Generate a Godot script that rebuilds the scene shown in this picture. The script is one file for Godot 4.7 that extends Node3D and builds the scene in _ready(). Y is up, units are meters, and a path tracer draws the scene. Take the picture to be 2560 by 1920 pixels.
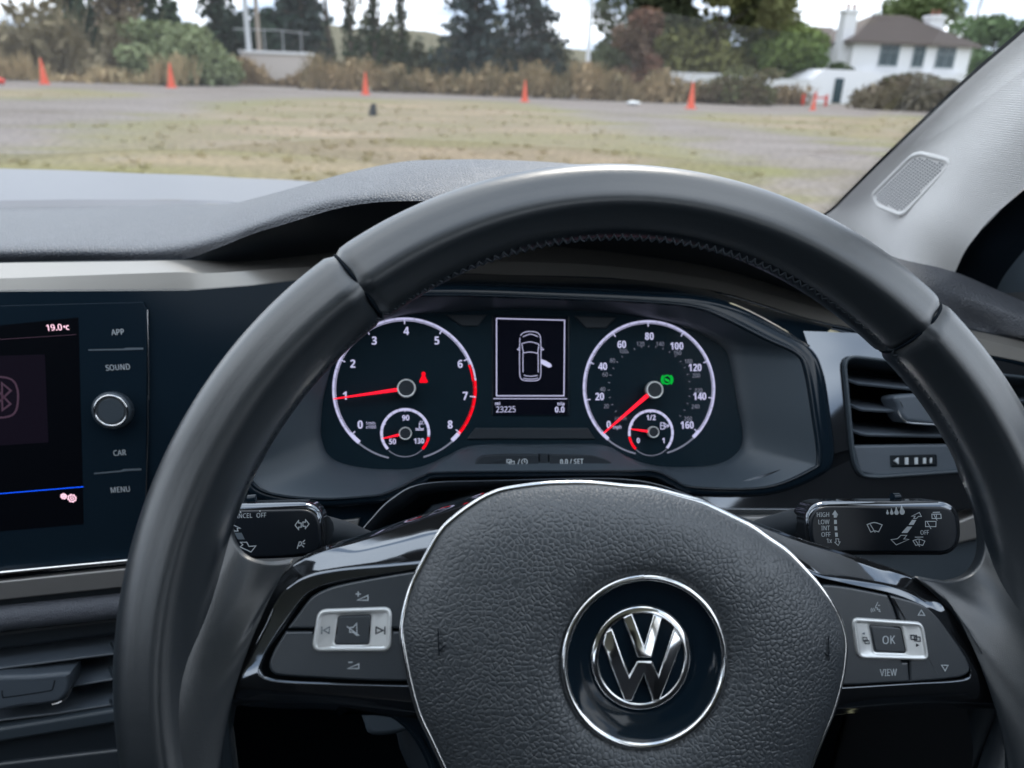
extends Node3D
# A right-hand-drive car's dashboard and steering wheel, seen from between the front seats, with a gravel yard outside.
# y is up, -z is the way the car points, metres. Outlines are in millimetres in the plane of the part they belong to.

const EYE := 1.08                      # height of the camera above the yard
const WHEEL := Transform3D(Vector3(1.00000,0.00000,0.00000),Vector3(0.00000,0.90053,-0.43480),Vector3(0.00000,0.43480,0.90053),Vector3(0.07883,0.88105,-0.22496))
const DIALS := Transform3D(Vector3(1.00000,0.00000,0.00000),Vector3(0.00000,0.90788,-0.41923),Vector3(0.00000,0.41923,0.90788),Vector3(0.07706,0.87535,-0.48857))
const SCREEN := Transform3D(Vector3(0.99952,0.03051,-0.00619),Vector3(-0.03113,0.97959,-0.19857),Vector3(0.00000,0.19867,0.98007),Vector3(-0.22990,0.85604,-0.50000))
const STALK_BACK := 0.05               # the column stalks lie this far behind the wheel's plane

var M := {}
var taken := {}

class MB:
	var v := PackedVector3Array()
	var n := PackedVector3Array()
	var i := PackedInt32Array()
	var c := PackedColorArray()
	func tri(a: Vector3, b: Vector3, d: Vector3, col = null) -> void:
		var k := v.size()
		var nn := (d - a).cross(b - a).normalized()
		v.append_array([a, b, d]); n.append_array([nn, nn, nn]); i.append_array([k, k + 1, k + 2])
		if col != null: c.append_array([col, col, col])
	func quad(a: Vector3, b: Vector3, d: Vector3, e: Vector3, col = null) -> void:
		var k := v.size()
		var nn := (d - a).cross(b - a).normalized()
		v.append_array([a, b, d, e]); n.append_array([nn, nn, nn, nn]); i.append_array([k, k + 1, k + 2, k, k + 2, k + 3])
		if col != null: c.append_array([col, col, col, col])
	func grid(rows: Array, closed := false) -> void:
		var k := v.size()
		var w: int = rows[0].size()
		var acc := PackedVector3Array()
		acc.resize(rows.size() * w)
		for r in rows: v.append_array(r)
		for r in rows.size() - 1:
			for s in (w if closed else w - 1):
				var a := r * w + s
				var b := r * w + (s + 1) % w
				for t in [[a, b, b + w], [a, b + w, a + w]]:
					var f: Vector3 = (v[k + t[2]] - v[k + t[0]]).cross(v[k + t[1]] - v[k + t[0]])
					for x in t:
						acc[x] += f
						i.append(k + x)
		for x in acc.size(): acc[x] = acc[x].normalized()
		n.append_array(acc)
	func prism(p: PackedVector2Array, z0: float, z1: float, bev := 0.0, back := false) -> void:
		var t := Geometry2D.triangulate_polygon(p)
		if t.is_empty(): return
		if Geometry2D.is_polygon_clockwise(p): p.reverse(); t = Geometry2D.triangulate_polygon(p)
		var m := p.size()
		var seg := PackedVector2Array()
		for s in m:
			var d := (p[(s + 1) % m] - p[s]).normalized()
			seg.append(Vector2(d.y, -d.x))
		var mit := PackedVector2Array()
		var na := PackedVector2Array()      # normal at the end of the segment before the corner
		var nb := PackedVector2Array()      # normal at the start of the segment after it
		for s in m:
			var a := seg[(s + m - 1) % m]
			var b := seg[s]
			var h := (a + b).normalized()
			mit.append(h / maxf(0.4, h.dot(a)))
			var soft := a.dot(b) > 0.75
			na.append(h if soft else a)
			nb.append(h if soft else b)
		var prof := [[0.0, z0, 0.0], [0.0, z1 - bev, 0.0]]
		if bev > 0.0:
			for q in [0.33, 0.66, 1.0]:
				prof.append([bev * (1.0 - cos(q * PI / 2)), z1 - bev + bev * sin(q * PI / 2), q * PI / 2])
		for s in m:
			var e := (s + 1) % m
			var k := v.size()
			for r in prof:
				var pa: Vector2 = p[s] - mit[s] * r[0]
				var pb: Vector2 = p[e] - mit[e] * r[0]
				v.append(Vector3(pa.x, pa.y, r[1])); v.append(Vector3(pb.x, pb.y, r[1]))
				n.append(Vector3(nb[s].x * cos(r[2]), nb[s].y * cos(r[2]), sin(r[2]))); n.append(Vector3(na[e].x * cos(r[2]), na[e].y * cos(r[2]), sin(r[2])))
			for r in prof.size() - 1:
				var a := k + r * 2
				i.append_array([a, a + 3, a + 1, a, a + 2, a + 3])
		for side in ([1, -1] if back else [1]):
			var k := v.size()
			for s in m:
				var pa: Vector2 = p[s] - (mit[s] * bev if side > 0 else Vector2())
				v.append(Vector3(pa.x, pa.y, z1 if side > 0 else z0)); n.append(Vector3(0, 0, side))
			for s in range(0, t.size(), 3):
				if side > 0: i.append_array([k + t[s], k + t[s + 2], k + t[s + 1]])
				else: i.append_array([k + t[s], k + t[s + 1], k + t[s + 2]])
	func box(a: Vector3, b: Vector3, col = null) -> void:
		var lo := a.min(b)
		var hi := a.max(b)
		var p := []
		for x in 8: p.append(Vector3(hi.x if x & 1 else lo.x, hi.y if x & 2 else lo.y, hi.z if x & 4 else lo.z))
		for f in [[0, 1, 3, 2], [5, 4, 6, 7], [4, 0, 2, 6], [1, 5, 7, 3], [2, 3, 7, 6], [4, 5, 1, 0]]:
			quad(p[f[3]], p[f[2]], p[f[1]], p[f[0]], col)
	func tube(path: PackedVector3Array, r0: float, r1: float, sides := 10, closed := false, caps := true, col = null) -> void:
		var rows := []
		var m := path.size()
		var up := Vector3(0.13, 0.97, 0.2)
		for s in m:
			var d := (path[(s + 1) % m] - path[(s + m - 1) % m] if closed else path[mini(s + 1, m - 1)] - path[maxi(s - 1, 0)]).normalized()
			if absf(d.dot(up)) > 0.97: up = Vector3(0.9, 0.1, 0.42)
			var x := d.cross(up).normalized()
			up = x.cross(d).normalized()
			var ring := PackedVector3Array()
			for q in sides:
				var a := TAU * q / sides
				ring.append(path[s] + (x * cos(a) + up * sin(a)) * lerpf(r0, r1, float(s) / (m - 1)))
			rows.append(ring)
		if closed: rows.append(rows[0])
		var k := v.size()
		grid(rows, true)
		if caps and not closed:
			for e in [0, m - 1]:
				for q in range(1, sides - 1): tri(rows[e][0], rows[e][q], rows[e][q + 1])
		if col != null:
			for q in v.size() - k: c.append(col)
	func ribbon(p: PackedVector2Array, w: float, z: float, closed := false) -> void:
		var m := p.size()
		var rows := [PackedVector3Array(), PackedVector3Array()]
		for s in (m + 1 if closed else m):
			var at := s % m
			var a := p[(at + m - 1) % m] if closed or at > 0 else p[at]
			var b := p[(at + 1) % m] if closed or at < m - 1 else p[at]
			var d1 := (p[at] - a).normalized() if p[at] != a else (b - p[at]).normalized()
			var d2 := (b - p[at]).normalized() if p[at] != b else d1
			var n1 := Vector2(-d1.y, d1.x)
			var h := (n1 + Vector2(-d2.y, d2.x)).normalized()
			h = h / maxf(0.45, h.dot(n1)) * w * 0.5
			rows[0].append(Vector3(p[at].x - h.x, p[at].y - h.y, z)); rows[1].append(Vector3(p[at].x + h.x, p[at].y + h.y, z))
		grid(rows)
	func dome(at: Vector2, k: float) -> void:      # bows the shape back from its middle
		for s in v.size():
			var d := Vector2(v[s].x, v[s].y) - at
			v[s].z -= d.length_squared() * k
			n[s] = (n[s] + Vector3(d.x, d.y, 0) * 2.0 * k * n[s].z).normalized()
	func mesh() -> ArrayMesh:
		var a := []
		a.resize(Mesh.ARRAY_MAX)
		a[Mesh.ARRAY_VERTEX] = v; a[Mesh.ARRAY_NORMAL] = n; a[Mesh.ARRAY_INDEX] = i
		if c.size() == v.size() and c.size() > 0: a[Mesh.ARRAY_COLOR] = c
		var am := ArrayMesh.new()
		am.add_surface_from_arrays(Mesh.PRIMITIVE_TRIANGLES, a)
		return am

func q(a: Array) -> PackedVector2Array:
	var r := PackedVector2Array()
	for k in range(0, a.size(), 2): r.append(Vector2(a[k], a[k + 1]) * 0.001)
	return r

func q3(a: Array) -> PackedVector3Array:
	var r := PackedVector3Array()
	for k in range(0, a.size(), 3): r.append(Vector3(a[k], a[k + 1], a[k + 2]) * 0.001)
	return r

func lift(p: PackedVector2Array, z: float) -> PackedVector3Array:
	var r := PackedVector3Array()
	for x in p: r.append(Vector3(x.x, x.y, z))
	return r

func flat(p: PackedVector3Array) -> PackedVector2Array:
	var r := PackedVector2Array()
	for x in p: r.append(Vector2(x.x, x.y))
	return r

func crv(p, at: int, t: float, closed: bool):
	var m: int = p.size()
	var k := []
	for d in [-1, 0, 1, 2]: k.append((at + d + m) % m if closed else clampi(at + d, 0, m - 1))
	return p[k[1]].cubic_interpolate(p[k[2]], p[k[0]], p[k[3]], t)

func keyed(p, per: int, closed := false):    # per points for every key point, so that rows stay matched
	var out = PackedVector3Array() if p is PackedVector3Array else PackedVector2Array()
	for s in (p.size() if closed else p.size() - 1):
		for k in per: out.append(crv(p, s, float(k) / per, closed))
	if not closed: out.append(p[p.size() - 1])
	return out

func even(p, count: int, closed := false):   # count points at equal spacing along the smooth curve
	var f = keyed(p, 12, closed)
	if closed: f.append(f[0])
	return spaced(f, count, closed)

func spaced(f, count: int, closed := false):
	var along := [0.0]
	for k in f.size() - 1: along.append(along[k] + f[k].distance_to(f[k + 1]))
	var out = PackedVector3Array() if f is PackedVector3Array else PackedVector2Array()
	var at := 0
	for k in count:
		var want: float = along[-1] * k / (count if closed else count - 1)
		while at < f.size() - 2 and along[at + 1] < want: at += 1
		out.append(f[at].lerp(f[at + 1], clampf((want - along[at]) / maxf(1e-9, along[at + 1] - along[at]), 0, 1)))
	return out

func rounded(p: PackedVector2Array, rad: float, steps := 5) -> PackedVector2Array:
	var out := PackedVector2Array()
	var m := p.size()
	for s in m:
		var a := p[(s + m - 1) % m]
		var b := p[(s + 1) % m]
		var r := minf(rad, 0.45 * minf(a.distance_to(p[s]), b.distance_to(p[s])))
		var a1 := p[s] + (a - p[s]).normalized() * r
		var b1 := p[s] + (b - p[s]).normalized() * r
		for k in steps + 1:
			var t := float(k) / steps
			out.append(a1.lerp(p[s], t).lerp(p[s].lerp(b1, t), t))
	return out

func grown(p: PackedVector2Array, by: float) -> PackedVector2Array:
	var out := PackedVector2Array()
	var m := p.size()
	var s := -1.0 if Geometry2D.is_polygon_clockwise(p) else 1.0
	for k in m:
		var a := (p[k] - p[(k + m - 1) % m]).normalized()
		var b := (p[(k + 1) % m] - p[k]).normalized()
		var na := Vector2(a.y, -a.x)
		var h := (na + Vector2(b.y, -b.x)).normalized()
		out.append(p[k] + h / maxf(0.4, h.dot(na)) * by * s)
	return out

func arc(c: Vector2, r: float, from: float, to: float, steps := 40) -> PackedVector2Array:   # degrees clockwise from the top
	var out := PackedVector2Array()
	for k in steps + 1:
		var a := deg_to_rad(lerpf(from, to, float(k) / steps))
		out.append(c + Vector2(sin(a), cos(a)) * r)
	return out

func numbered(called: String) -> String:
	taken[called] = taken.get(called, -1) + 1
	return called if taken[called] == 0 else "%s_%03d" % [called, taken[called]]

func tag(o: Node3D, label: String, category: String, group := "") -> void:
	if label: o.set_meta("label", label)
	if category: o.set_meta("category", category)
	if group: o.set_meta("group", group)

func thing(called: String, label: String, category: String, where := Transform3D(), group := "") -> Node3D:
	var o := Node3D.new()
	o.name = numbered(called)
	add_child(o)
	o.transform = where
	tag(o, label, category, group)
	return o

func put(b: MB, called: String, m: Material, parent: Node3D, kind := "") -> MeshInstance3D:
	var o := MeshInstance3D.new()
	o.mesh = b.mesh()
	o.material_override = m
	if parent == self: o.name = numbered(called)
	else: o.name = called
	parent.add_child(o, true)
	if kind: o.set_meta("kind", kind)
	return o

func slab(called: String, p: PackedVector2Array, z0: float, z1: float, bev: float, m: Material, parent: Node3D) -> MeshInstance3D:
	var b := MB.new()
	b.prism(p, z0, z1, bev)
	return put(b, called, m, parent)

func lines(called: String, paths: Array, w: float, z: float, m: Material, parent: Node3D) -> MeshInstance3D:
	var b := MB.new()
	for p in paths:
		var closed: bool = p.size() > 3 and p[0].is_equal_approx(p[p.size() - 1])
		if closed: p = p.slice(0, p.size() - 1)
		b.ribbon(p, w, z, closed)
	return put(b, called, m, parent)

func words(called: String, text: String, at: Array, cap: float, z: float, m: Material, parent: Node3D, turn := 0.0, wide := 1.0, bold := true) -> MeshInstance3D:
	var f := SystemFont.new()
	f.font_names = PackedStringArray(["Droid Sans"])
	f.font_weight = 700 if bold else 400
	var t := TextMesh.new()
	t.font = f
	t.text = text
	t.font_size = 40
	t.pixel_size = 0.001
	t.depth = 0.00012
	t.curve_step = 2.0
	t.horizontal_alignment = HORIZONTAL_ALIGNMENT_CENTER
	var o := MeshInstance3D.new()
	o.mesh = t
	o.material_override = m
	o.name = called
	parent.add_child(o, true)
	o.position = Vector3(at[0], at[1], z * 1000.0) * 0.001
	o.rotation.z = deg_to_rad(turn)
	o.scale = Vector3(cap / 28.56 * wide, cap / 28.56, 1.0)
	return o

func mat(called: String, c: Color, rough: float, metal := 0.0, spec := 0.5) -> StandardMaterial3D:
	var m := StandardMaterial3D.new()
	m.albedo_color = c.linear_to_srgb()
	m.roughness = rough
	m.metallic = metal
	m.metallic_specular = spec
	M[called] = m
	return m

func lit(called: String, c: Color, e: float) -> void:
	var m := mat(called, c * 0.2, 0.5, 0.0, 0.15)
	m.emission_enabled = true
	m.emission = c
	m.emission_energy_multiplier = e

func noise(kind: int, freq: float, octaves: int, sd: int, size := 512) -> NoiseTexture2D:
	var f := FastNoiseLite.new()
	f.noise_type = kind
	f.frequency = freq
	f.seed = sd
	f.fractal_octaves = octaves
	if kind == FastNoiseLite.TYPE_CELLULAR:
		f.fractal_type = FastNoiseLite.FRACTAL_NONE
		f.cellular_return_type = FastNoiseLite.RETURN_DISTANCE2_SUB
		f.cellular_jitter = 1.0
		f.domain_warp_enabled = true
		f.domain_warp_amplitude = 2.5
		f.domain_warp_frequency = freq * 0.8
		f.domain_warp_fractal_type = FastNoiseLite.DOMAIN_WARP_FRACTAL_NONE
	var t := NoiseTexture2D.new()
	t.width = size
	t.height = size
	t.seamless = true
	t.noise = f
	return t

func relief(m: StandardMaterial3D, t: Texture2D, per_metre: float, cm: float) -> StandardMaterial3D:
	m.heightmap_enabled = true
	m.heightmap_texture = t
	m.heightmap_scale = cm
	m.uv1_triplanar = true
	m.uv1_scale = Vector3.ONE * per_metre
	return m

func materials() -> void:
	var grain := noise(FastNoiseLite.TYPE_CELLULAR, 0.035, 1, 5, 1024)
	var ramp := Gradient.new()
	ramp.offsets = PackedFloat32Array([0.0, 0.15, 0.38, 1.0])
	ramp.colors = PackedColorArray([Color(0, 0, 0), Color(0.5, 0.5, 0.5), Color(0.82, 0.82, 0.82), Color(1, 1, 1)])
	grain.color_ramp = ramp
	var fine := noise(FastNoiseLite.TYPE_SIMPLEX_SMOOTH, 0.05, 3, 9)
	relief(mat("rim_leather", Color(0.009, 0.0145, 0.020), 0.36, 0.0, 1.0), grain, 42.0, 0.004)
	M.rim_leather.clearcoat_enabled = true
	M.rim_leather.clearcoat = 0.55
	M.rim_leather.clearcoat_roughness = 0.27
	relief(mat("airbag_grain", Color(0.046, 0.055, 0.064), 0.42, 0.0, 0.9), grain, 15.0, 0.036)
	relief(mat("dash_grain", Color(0.060, 0.068, 0.085), 0.48, 0.0, 0.9), grain, 15.0, 0.12)
	relief(mat("roll_grain", Color(0.085, 0.095, 0.12), 0.42, 0.0, 1.0), grain, 20.0, 0.055)
	M.dash_grain.clearcoat_enabled = true
	M.dash_grain.clearcoat = 0.35
	M.dash_grain.clearcoat_roughness = 0.42
	relief(mat("dash_far", Color(0.085, 0.088, 0.105), 0.45, 0.0, 0.9), fine, 30.0, 0.006)
	M.dash_far.clearcoat_enabled = true
	M.dash_far.clearcoat = 0.35
	M.dash_far.clearcoat_roughness = 0.4
	mat("piano_black", Color(0.15, 0.165, 0.185), 0.05, 0.95)
	mat("fascia_black", Color(0.008, 0.017, 0.027), 0.14, 0.0, 0.22)
	mat("stalk_face", Color(0.010, 0.014, 0.020), 0.34, 0.0, 0.4)
	mat("gloss_black", Color(0.006, 0.013, 0.021), 0.08, 0.0, 0.42)
	relief(mat("louvre_plastic", Color(0.085, 0.105, 0.130), 0.42), fine, 40.0, 0.003)
	mat("matte_black", Color(0.009, 0.016, 0.024), 0.6)
	mat("void_black", Color(0.005, 0.009, 0.014), 0.9, 0.0, 0.2)
	relief(mat("slate_plastic", Color(0.048, 0.064, 0.080), 0.42), fine, 40.0, 0.004)
	relief(mat("button_plastic", Color(0.032, 0.041, 0.051), 0.36, 0.0, 0.7), fine, 60.0, 0.003)
	mat("dial_face", Color(0.006, 0.017, 0.026), 0.6, 0.0, 0.2)
	mat("chrome", Color(0.90, 0.91, 0.92), 0.09, 1.0)
	mat("satin_silver", Color(0.86, 0.88, 0.88), 0.36, 0.6)
	relief(mat("grey_trim", Color(0.35, 0.335, 0.31), 0.36, 0.55), fine, 60.0, 0.004)
	relief(mat("dark_trim", Color(0.30, 0.295, 0.29), 0.38, 0.6), fine, 60.0, 0.004)
	mat("print_white", Color(0.55, 0.60, 0.64), 0.6)
	mat("print_dark", Color(0.02, 0.025, 0.04), 0.5)
	mat("print_grey", Color(0.12, 0.15, 0.18), 0.6)
	mat("grille_hole", Color(0.17, 0.18, 0.20), 0.8)
	mat("groove", Color(0.002, 0.004, 0.006), 0.7, 0.0, 0.2)
	lit("lit_white", Color(0.84, 0.84, 1.0), 0.40)
	lit("lit_dim", Color(0.62, 0.64, 0.74), 0.22)
	lit("lit_red", Color(1.0, 0.02, 0.09), 0.62)
	lit("lit_green", Color(0.0, 0.85, 0.22), 0.34)
	lit("lit_pink", Color(1.0, 0.80, 0.88), 0.8)
	lit("lit_blue", Color(0.05, 0.32, 1.0), 0.85)
	lit("lit_mauve", Color(0.30, 0.20, 0.27), 0.22)
	lit("lit_panel", Color(0.08, 0.10, 0.16), 0.02)
	lit("lit_tile", Color(0.30, 0.24, 0.36), 0.035)
	lit("lit_navy", Color(0.06, 0.07, 0.16), 0.08)
	for k in ["lit_panel", "lit_tile", "lit_navy"]: M[k].albedo_color = Color(0.02, 0.03, 0.05)
	mat("needle_red", Color(0.5, 0.005, 0.03), 0.5)
	M.needle_red.emission_enabled = true
	M.needle_red.emission = Color(1.0, 0.02, 0.13)
	M.needle_red.emission_energy_multiplier = 0.8
	var weave := Image.create(128, 128, false, Image.FORMAT_L8)
	var rng := RandomNumberGenerator.new()
	rng.seed = 4
	for y in 128:
		for x in 128:
			weave.set_pixel(x, y, Color.from_hsv(0, 0, clampf(0.5 + 0.34 * sin(y * TAU / 8.0) + 0.22 * sin(x * TAU / 8.0 + (PI if (y / 8) % 2 else 0.0)) + rng.randf_range(-0.08, 0.08), 0, 1)))
	relief(mat("pillar_cloth", Color(0.72, 0.71, 0.70), 0.75, 0.0, 0.35), ImageTexture.create_from_image(weave), 38.0, 0.06)
	mat("pillar_edge", Color(0.72, 0.71, 0.70), 0.6)
	mat("headliner", Color(0.70, 0.71, 0.72), 0.9)
	mat("seat_cloth", Color(0.035, 0.037, 0.042), 0.9)
	mat("door_plastic", Color(0.03, 0.034, 0.04), 0.55)
	var glass := mat("glass", Color(1, 1, 1), 0.0, 0.0, 0.42)
	glass.albedo_color = Color(0.4, 0.45, 0.5, 0.02)
	glass.transparency = BaseMaterial3D.TRANSPARENCY_ALPHA
	var lens := mat("lens", Color(1, 1, 1), 0.02, 0.0, 0.10)
	lens.albedo_color = Color(0.03, 0.06, 0.09, 0.02)
	lens.transparency = BaseMaterial3D.TRANSPARENCY_ALPHA

# ---------------------------------------------------------------- the steering wheel

func rim_part(from: float, to: float, called: String, w: Node3D, steps: int) -> void:
	var rows := []
	for k in steps + 1:
		var t := float(k) / steps
		var a := deg_to_rad(lerpf(from, to, t))
		var ends := minf(t, 1.0 - t) * absf(deg_to_rad(to - from)) * 0.17      # metres from the nearer seam
		var tuck := 0.0016 * exp(-pow(ends / 0.0016, 1.5))
		var out := Vector3(cos(a), sin(a), 0)
		var thin := 1.0 - 0.11 * exp(-pow((rad_to_deg(a) - 86.0) / 24.0, 2))      # slimmer between the thumb grips
		var ring := PackedVector3Array()
		for s in 40:
			var g := TAU * s / 40
			var dg := rad_to_deg(wrapf(g, -PI, PI))
			var r := thin * 0.0153 + 0.0013 * exp(-pow((dg - 104.0) / 13.0, 2)) - 0.0008 * exp(-pow((dg - 140.0) / 20.0, 2)) - 0.0008 * exp(-pow((dg - 72.0) / 18.0, 2)) - tuck
			ring.append(out * (0.1695 + 0.0153 * (1.0 - thin) * 0.7 + r * 1.02 * cos(g)) + Vector3(0, 0, r * 1.02 * sin(g)))
		rows.append(ring)
	var b := MB.new()
	b.grid(rows, true)
	put(b, called, M.rim_leather, w)

func web(edge: PackedVector3Array, a0: float, a1: float, w: Node3D) -> void:
	var e: PackedVector3Array = keyed(edge, 4)
	var rows := []
	var steps := 20
	for k in steps + 1:
		var t := float(k) / steps
		var row := PackedVector3Array()
		for s in e.size():
			var a := deg_to_rad(lerpf(a0, a1, float(s) / (e.size() - 1)))
			var o := Vector3(cos(a) * 0.1636, sin(a) * 0.1636, 0.0137)      # leaves the rim along its inner shoulder
			var p := o.lerp(e[s], t)
			p.z -= sin(t * PI) * 0.0022
			row.append(p)
		rows.append(row)
	var back := PackedVector3Array()
	for s in e.size():
		var a := deg_to_rad(lerpf(a0, a1, float(s) / (e.size() - 1)))
		back.append(e[s].lerp(Vector3(cos(a) * 0.166, sin(a) * 0.166, e[s].z), 0.04) + Vector3(0, 0, -0.005))
	rows.append(back)
	var far := PackedVector3Array()
	for s in e.size():
		var a := deg_to_rad(lerpf(a0, a1, float(s) / (e.size() - 1)))
		far.append(e[s].lerp(Vector3(cos(a) * 0.166, sin(a) * 0.166, 0), 0.5) * Vector3(1, 1, 0) + Vector3(0, 0, -0.012))
	rows.append(far)
	var b := MB.new()
	b.grid(rows)
	put(b, "leather_spoke_cover", M.rim_leather, w)

func spoke(keys: Array, w: Node3D) -> void:      # rows of matched points from the outer edge to the switch pocket
	var rows := []
	for r in keys: rows.append(keyed(q3(r), 6))
	var b := MB.new()
	var back := PackedVector3Array()
	for p in rows[0]: back.append(p + Vector3(0, 0, -0.014))
	var out := [back]
	for s in rows.size() - 1:
		for k in 5:
			var t := k / 5.0
			var row := PackedVector3Array()
			for x in back.size():
				# flat facets with a rounded ridge where two of them meet
				var p: Vector3 = rows[s][x].lerp(rows[s + 1][x], t)
				if k == 0 and s > 0: p = p.lerp((rows[s - 1][x] + rows[s + 1][x]) * 0.5, 0.05)
				row.append(p)
			out.append(row)
	out.append(rows[-1])
	var low := PackedVector3Array()
	for p in rows[-1]: low.append(p + Vector3(0, 0, -0.005))
	out.append(low)
	b.grid(out)
	put(b, "gloss_spoke_panel", M.piano_black, w)

func rocker_frame(called: String, o: PackedVector2Array, h: PackedVector2Array, w: Node3D) -> Node3D:
	var a: PackedVector2Array = spaced(closed2(rounded(o, 0.0028)), 72, true)
	var c: PackedVector2Array = spaced(closed2(rounded(h, 0.0010)), 72, true)
	var z := 0.0062
	var rows := [lift(grown(a, 0.0003), z - 0.003), lift(grown(a, 0.0003), z + 0.0004), lift(a, z + 0.0011), lift(grown(a, -0.0005), z + 0.0014), lift(grown(a, -0.0011), z + 0.0012), lift(grown(a, -0.0016), z + 0.0008), lift(grown(c, 0.0012), z + 0.0007), lift(grown(c, 0.0003), z + 0.0005), lift(c, z + 0.0001), lift(c, z - 0.003)]
	var b := MB.new()
	b.grid(rows, true)
	var f := put(b, called, M.satin_silver, w)
	slab("frame_gap", grown(a, 0.0009), 0.004, 0.00655, 0.0, M.groove, w)
	return f

func closed2(p: PackedVector2Array) -> PackedVector2Array:
	var r := p.duplicate()
	r.append(p[0])
	return r

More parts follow.
